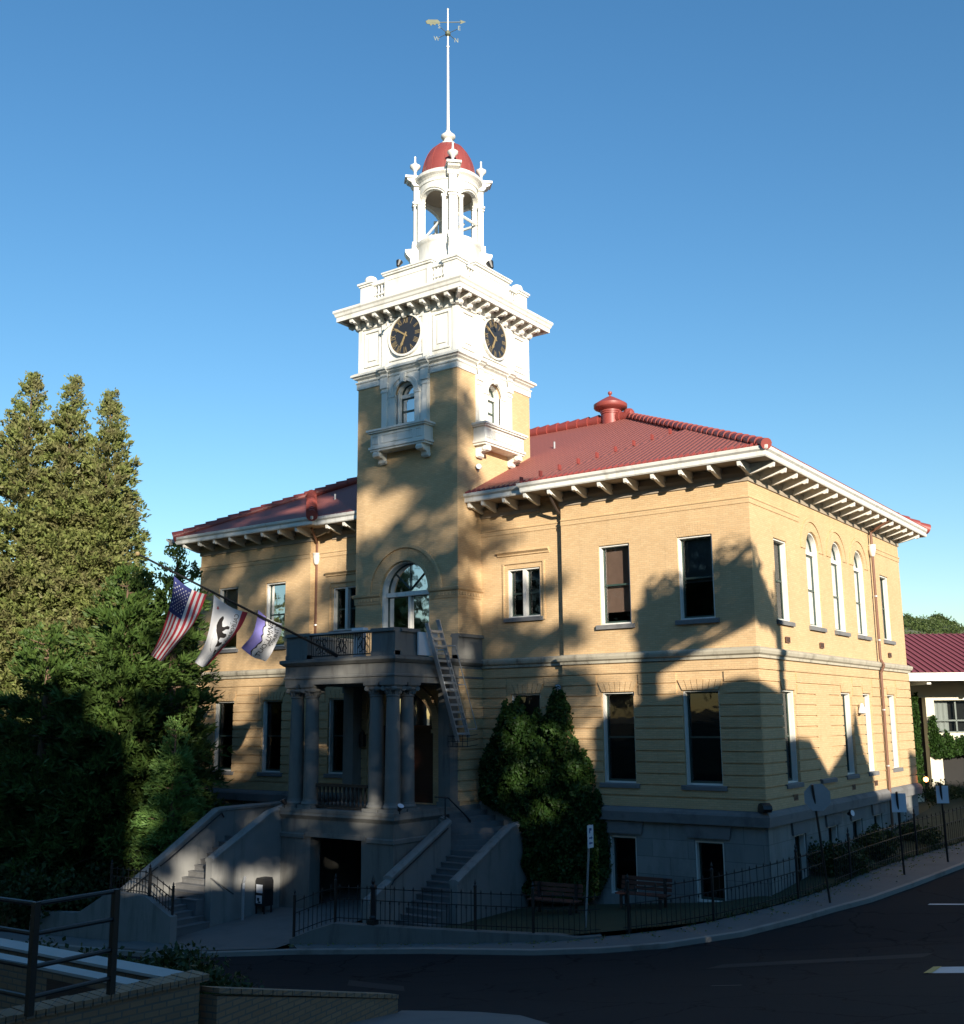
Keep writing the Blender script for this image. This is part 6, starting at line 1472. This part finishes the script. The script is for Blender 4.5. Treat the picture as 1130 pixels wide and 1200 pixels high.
def canopy(name, label, a0, a1, L_, spread, seed, top, cover, nb, leaf=.42, botm=.5, rr=(.45, 1.0), trunk_a=None):
    """a street tree whose crown fills the part of the evening light between a0 and a1"""
    r = np.random.default_rng(seed); ta = trunk_a if trunk_a is not None else (a0+a1)/2; X = AL(ta, L_); zg = gz(*X)-.4
    t = thing(name, label, 'tree', (*X, zg)); cs = []; bl = []
    k = 0
    while k < nb:
        a = r.uniform(a0, a1); b = r.uniform(botm, 20)
        if b > top(a)+r.normal()*.5 or r.uniform() > cover(a, b): continue
        l = L_+r.uniform(-spread, spread); rad = r.uniform(*rr); m_ = int(95*(rad/.8)**2)
        d = rand_dirs(r, m_)*(r.uniform(.1, 1, m_)[:, None]**.4)*rad*np.array([1.25, 1.25, .7]); c = np.array([*AL(a, l), b+l*TAN])+d; cs.append(c); bl.append((*AL(a, l), b+l*TAN)); k += 1
    q = trunk_mb([(X[0], X[1], zg), (X[0]+.2, X[1], zg+5), (X[0], X[1]+.2, 8+L_*TAN)], .35, .15)
    for i in range(0, len(bl), 6): q.tube((X[0], X[1]+.1, min(bl[i][2]-1, 7+L_*TAN)), bl[i], .07, .02, n=4)
    q.build('trunk', 'bark', t); np_mesh('crown', leaf_quads(r, np.concatenate(cs), leaf, leaf*.34, 0), 4, 'oak', t)
def top(a): return float(np.interp(a, [-17, -14.8, -10.5, -9, -7.2, -6.3, -5.4, -4.8, -4.2, -3.8, -3.4], [18.3, 18.6, 19.4, 19.2, 18.2, 16.8, 13.0, 10.8, 8.6, 6.0, 3.5]))
def cover(a, b):
    c = 1.0 if b < 6.6 else (.75 if b < 9 else .55)
    if b > 15: c = .9
    if -10.4 < a < -6 and 8.5 < b < 15: c = .36
    if a < -10.6: c *= .55 if b > 6 else 1
    if a > -5.6: c *= .8
    if a < -11 and b < 3: c *= .8
    return c
canopy('street_tree', 'wide leafy tree on the hillside toward the sun, left one', -16.9, -11.2, 56, 4, 201, top, cover, 150)
canopy('street_tree', 'wide leafy tree on the hillside toward the sun, middle one', -11.8, -7.6, 52, 4, 202, top, cover, 112)
canopy('street_tree', 'wide leafy tree on the hillside toward the sun, right one', -8.4, -3.3, 50, 4, 203, top, cover, 100)
# the nearer round tree whose crown darkens the corner window
def top2(a): return float(np.interp(a, [-2.1, -1.5, -1.0, -.6, -.1, .4, .8, 1.1, 1.5], [7.45, 7.6, 7.35, 7.7, 7.65, 7.3, 6.9, 6.4, 5.9]))
canopy('street_tree', 'dense round tree beside the flat roofed house', -2.12, 1.5, LB-2.2, .9, 204, top2, lambda a, b: 1.0, 330, .24, 6.15, (.26, .42), trunk_a=-2.2)
canopy('street_tree', 'narrow young tree at the other end of the flat roofed house', 1.45, 1.62, LB-2, .3, 205, lambda a: 6.3, lambda a, b: 1.0, 30, .16, 3.6, (.12, .2), trunk_a=1.54)
# unseen tall trees added behind the camera to block sky light
for i, (x, y, h) in enumerate(((-8, -52, 20), (-22, -50, 22), (-36, -46, 22), (-50, -38, 20), (-64, -28, 20), (4, -66, 26), (-14, -68, 26))):
    g0 = gz(x, y); leafball('sky_block_tree', ('tall oak', 'tall broad oak', 'tall spreading oak', 'tall dense oak', 'tall leaning oak', 'tallest oak', 'tall far oak')[i]+' added unseen behind the viewpoint to block sky light', 'tree', randblobs(180+i, (x, y, g0+h*.58), (7.5, 6, h*.4), 30, 2.0, 3.2), 7000, 'oak', 190+i, .9, .35, [(x, y, g0-.5), (x, y, g0+h*.3), (x, y, g0+h*.6)], r0=.5)

lt = np.random.default_rng(77); pts = []
for i in range(1500):
    k = lt.integers(0, len(FR)-1); p = FR[k]; q_ = KN[k]; t_ = lt.beta(1.2, 3.5); x = p[0]+(q_[0]-p[0])*t_+lt.normal()*.1; y = p[1]+(q_[1]-p[1])*t_+lt.normal()*.1
    pts.append((x, y, gz(x, y)+.012))
d_ = rand_dirs(lt, len(pts)); d_[:, 2] *= .15
struct(np_mesh('leaf_litter', leaf_quads(lt, np.array(pts), .07, .022, 0, d_, .1), 4, 'conifer'), 'stuff', 'small dry leaves scattered on the pavement along the iron fence', 'leaves')
pts = []
for i in range(1100):
    k = lt.integers(18, len(FR)-1); p = FR[k]; x = p[0]+lt.normal()*.09; y = p[1]+lt.normal()*.09; pts.append((x, y, gz(x, y)+.0))
d_ = rand_dirs(lt, len(pts)); d_[:, 2] = np.abs(d_[:, 2])+1.2; d_ /= np.linalg.norm(d_, axis=1)[:, None]
struct(np_mesh('weeds', leaf_quads(lt, np.array(pts), .13, .014, 0, d_, .2), 4, 'shrub'), 'stuff', 'thin green weeds growing at the foot of the iron fence', 'weeds')
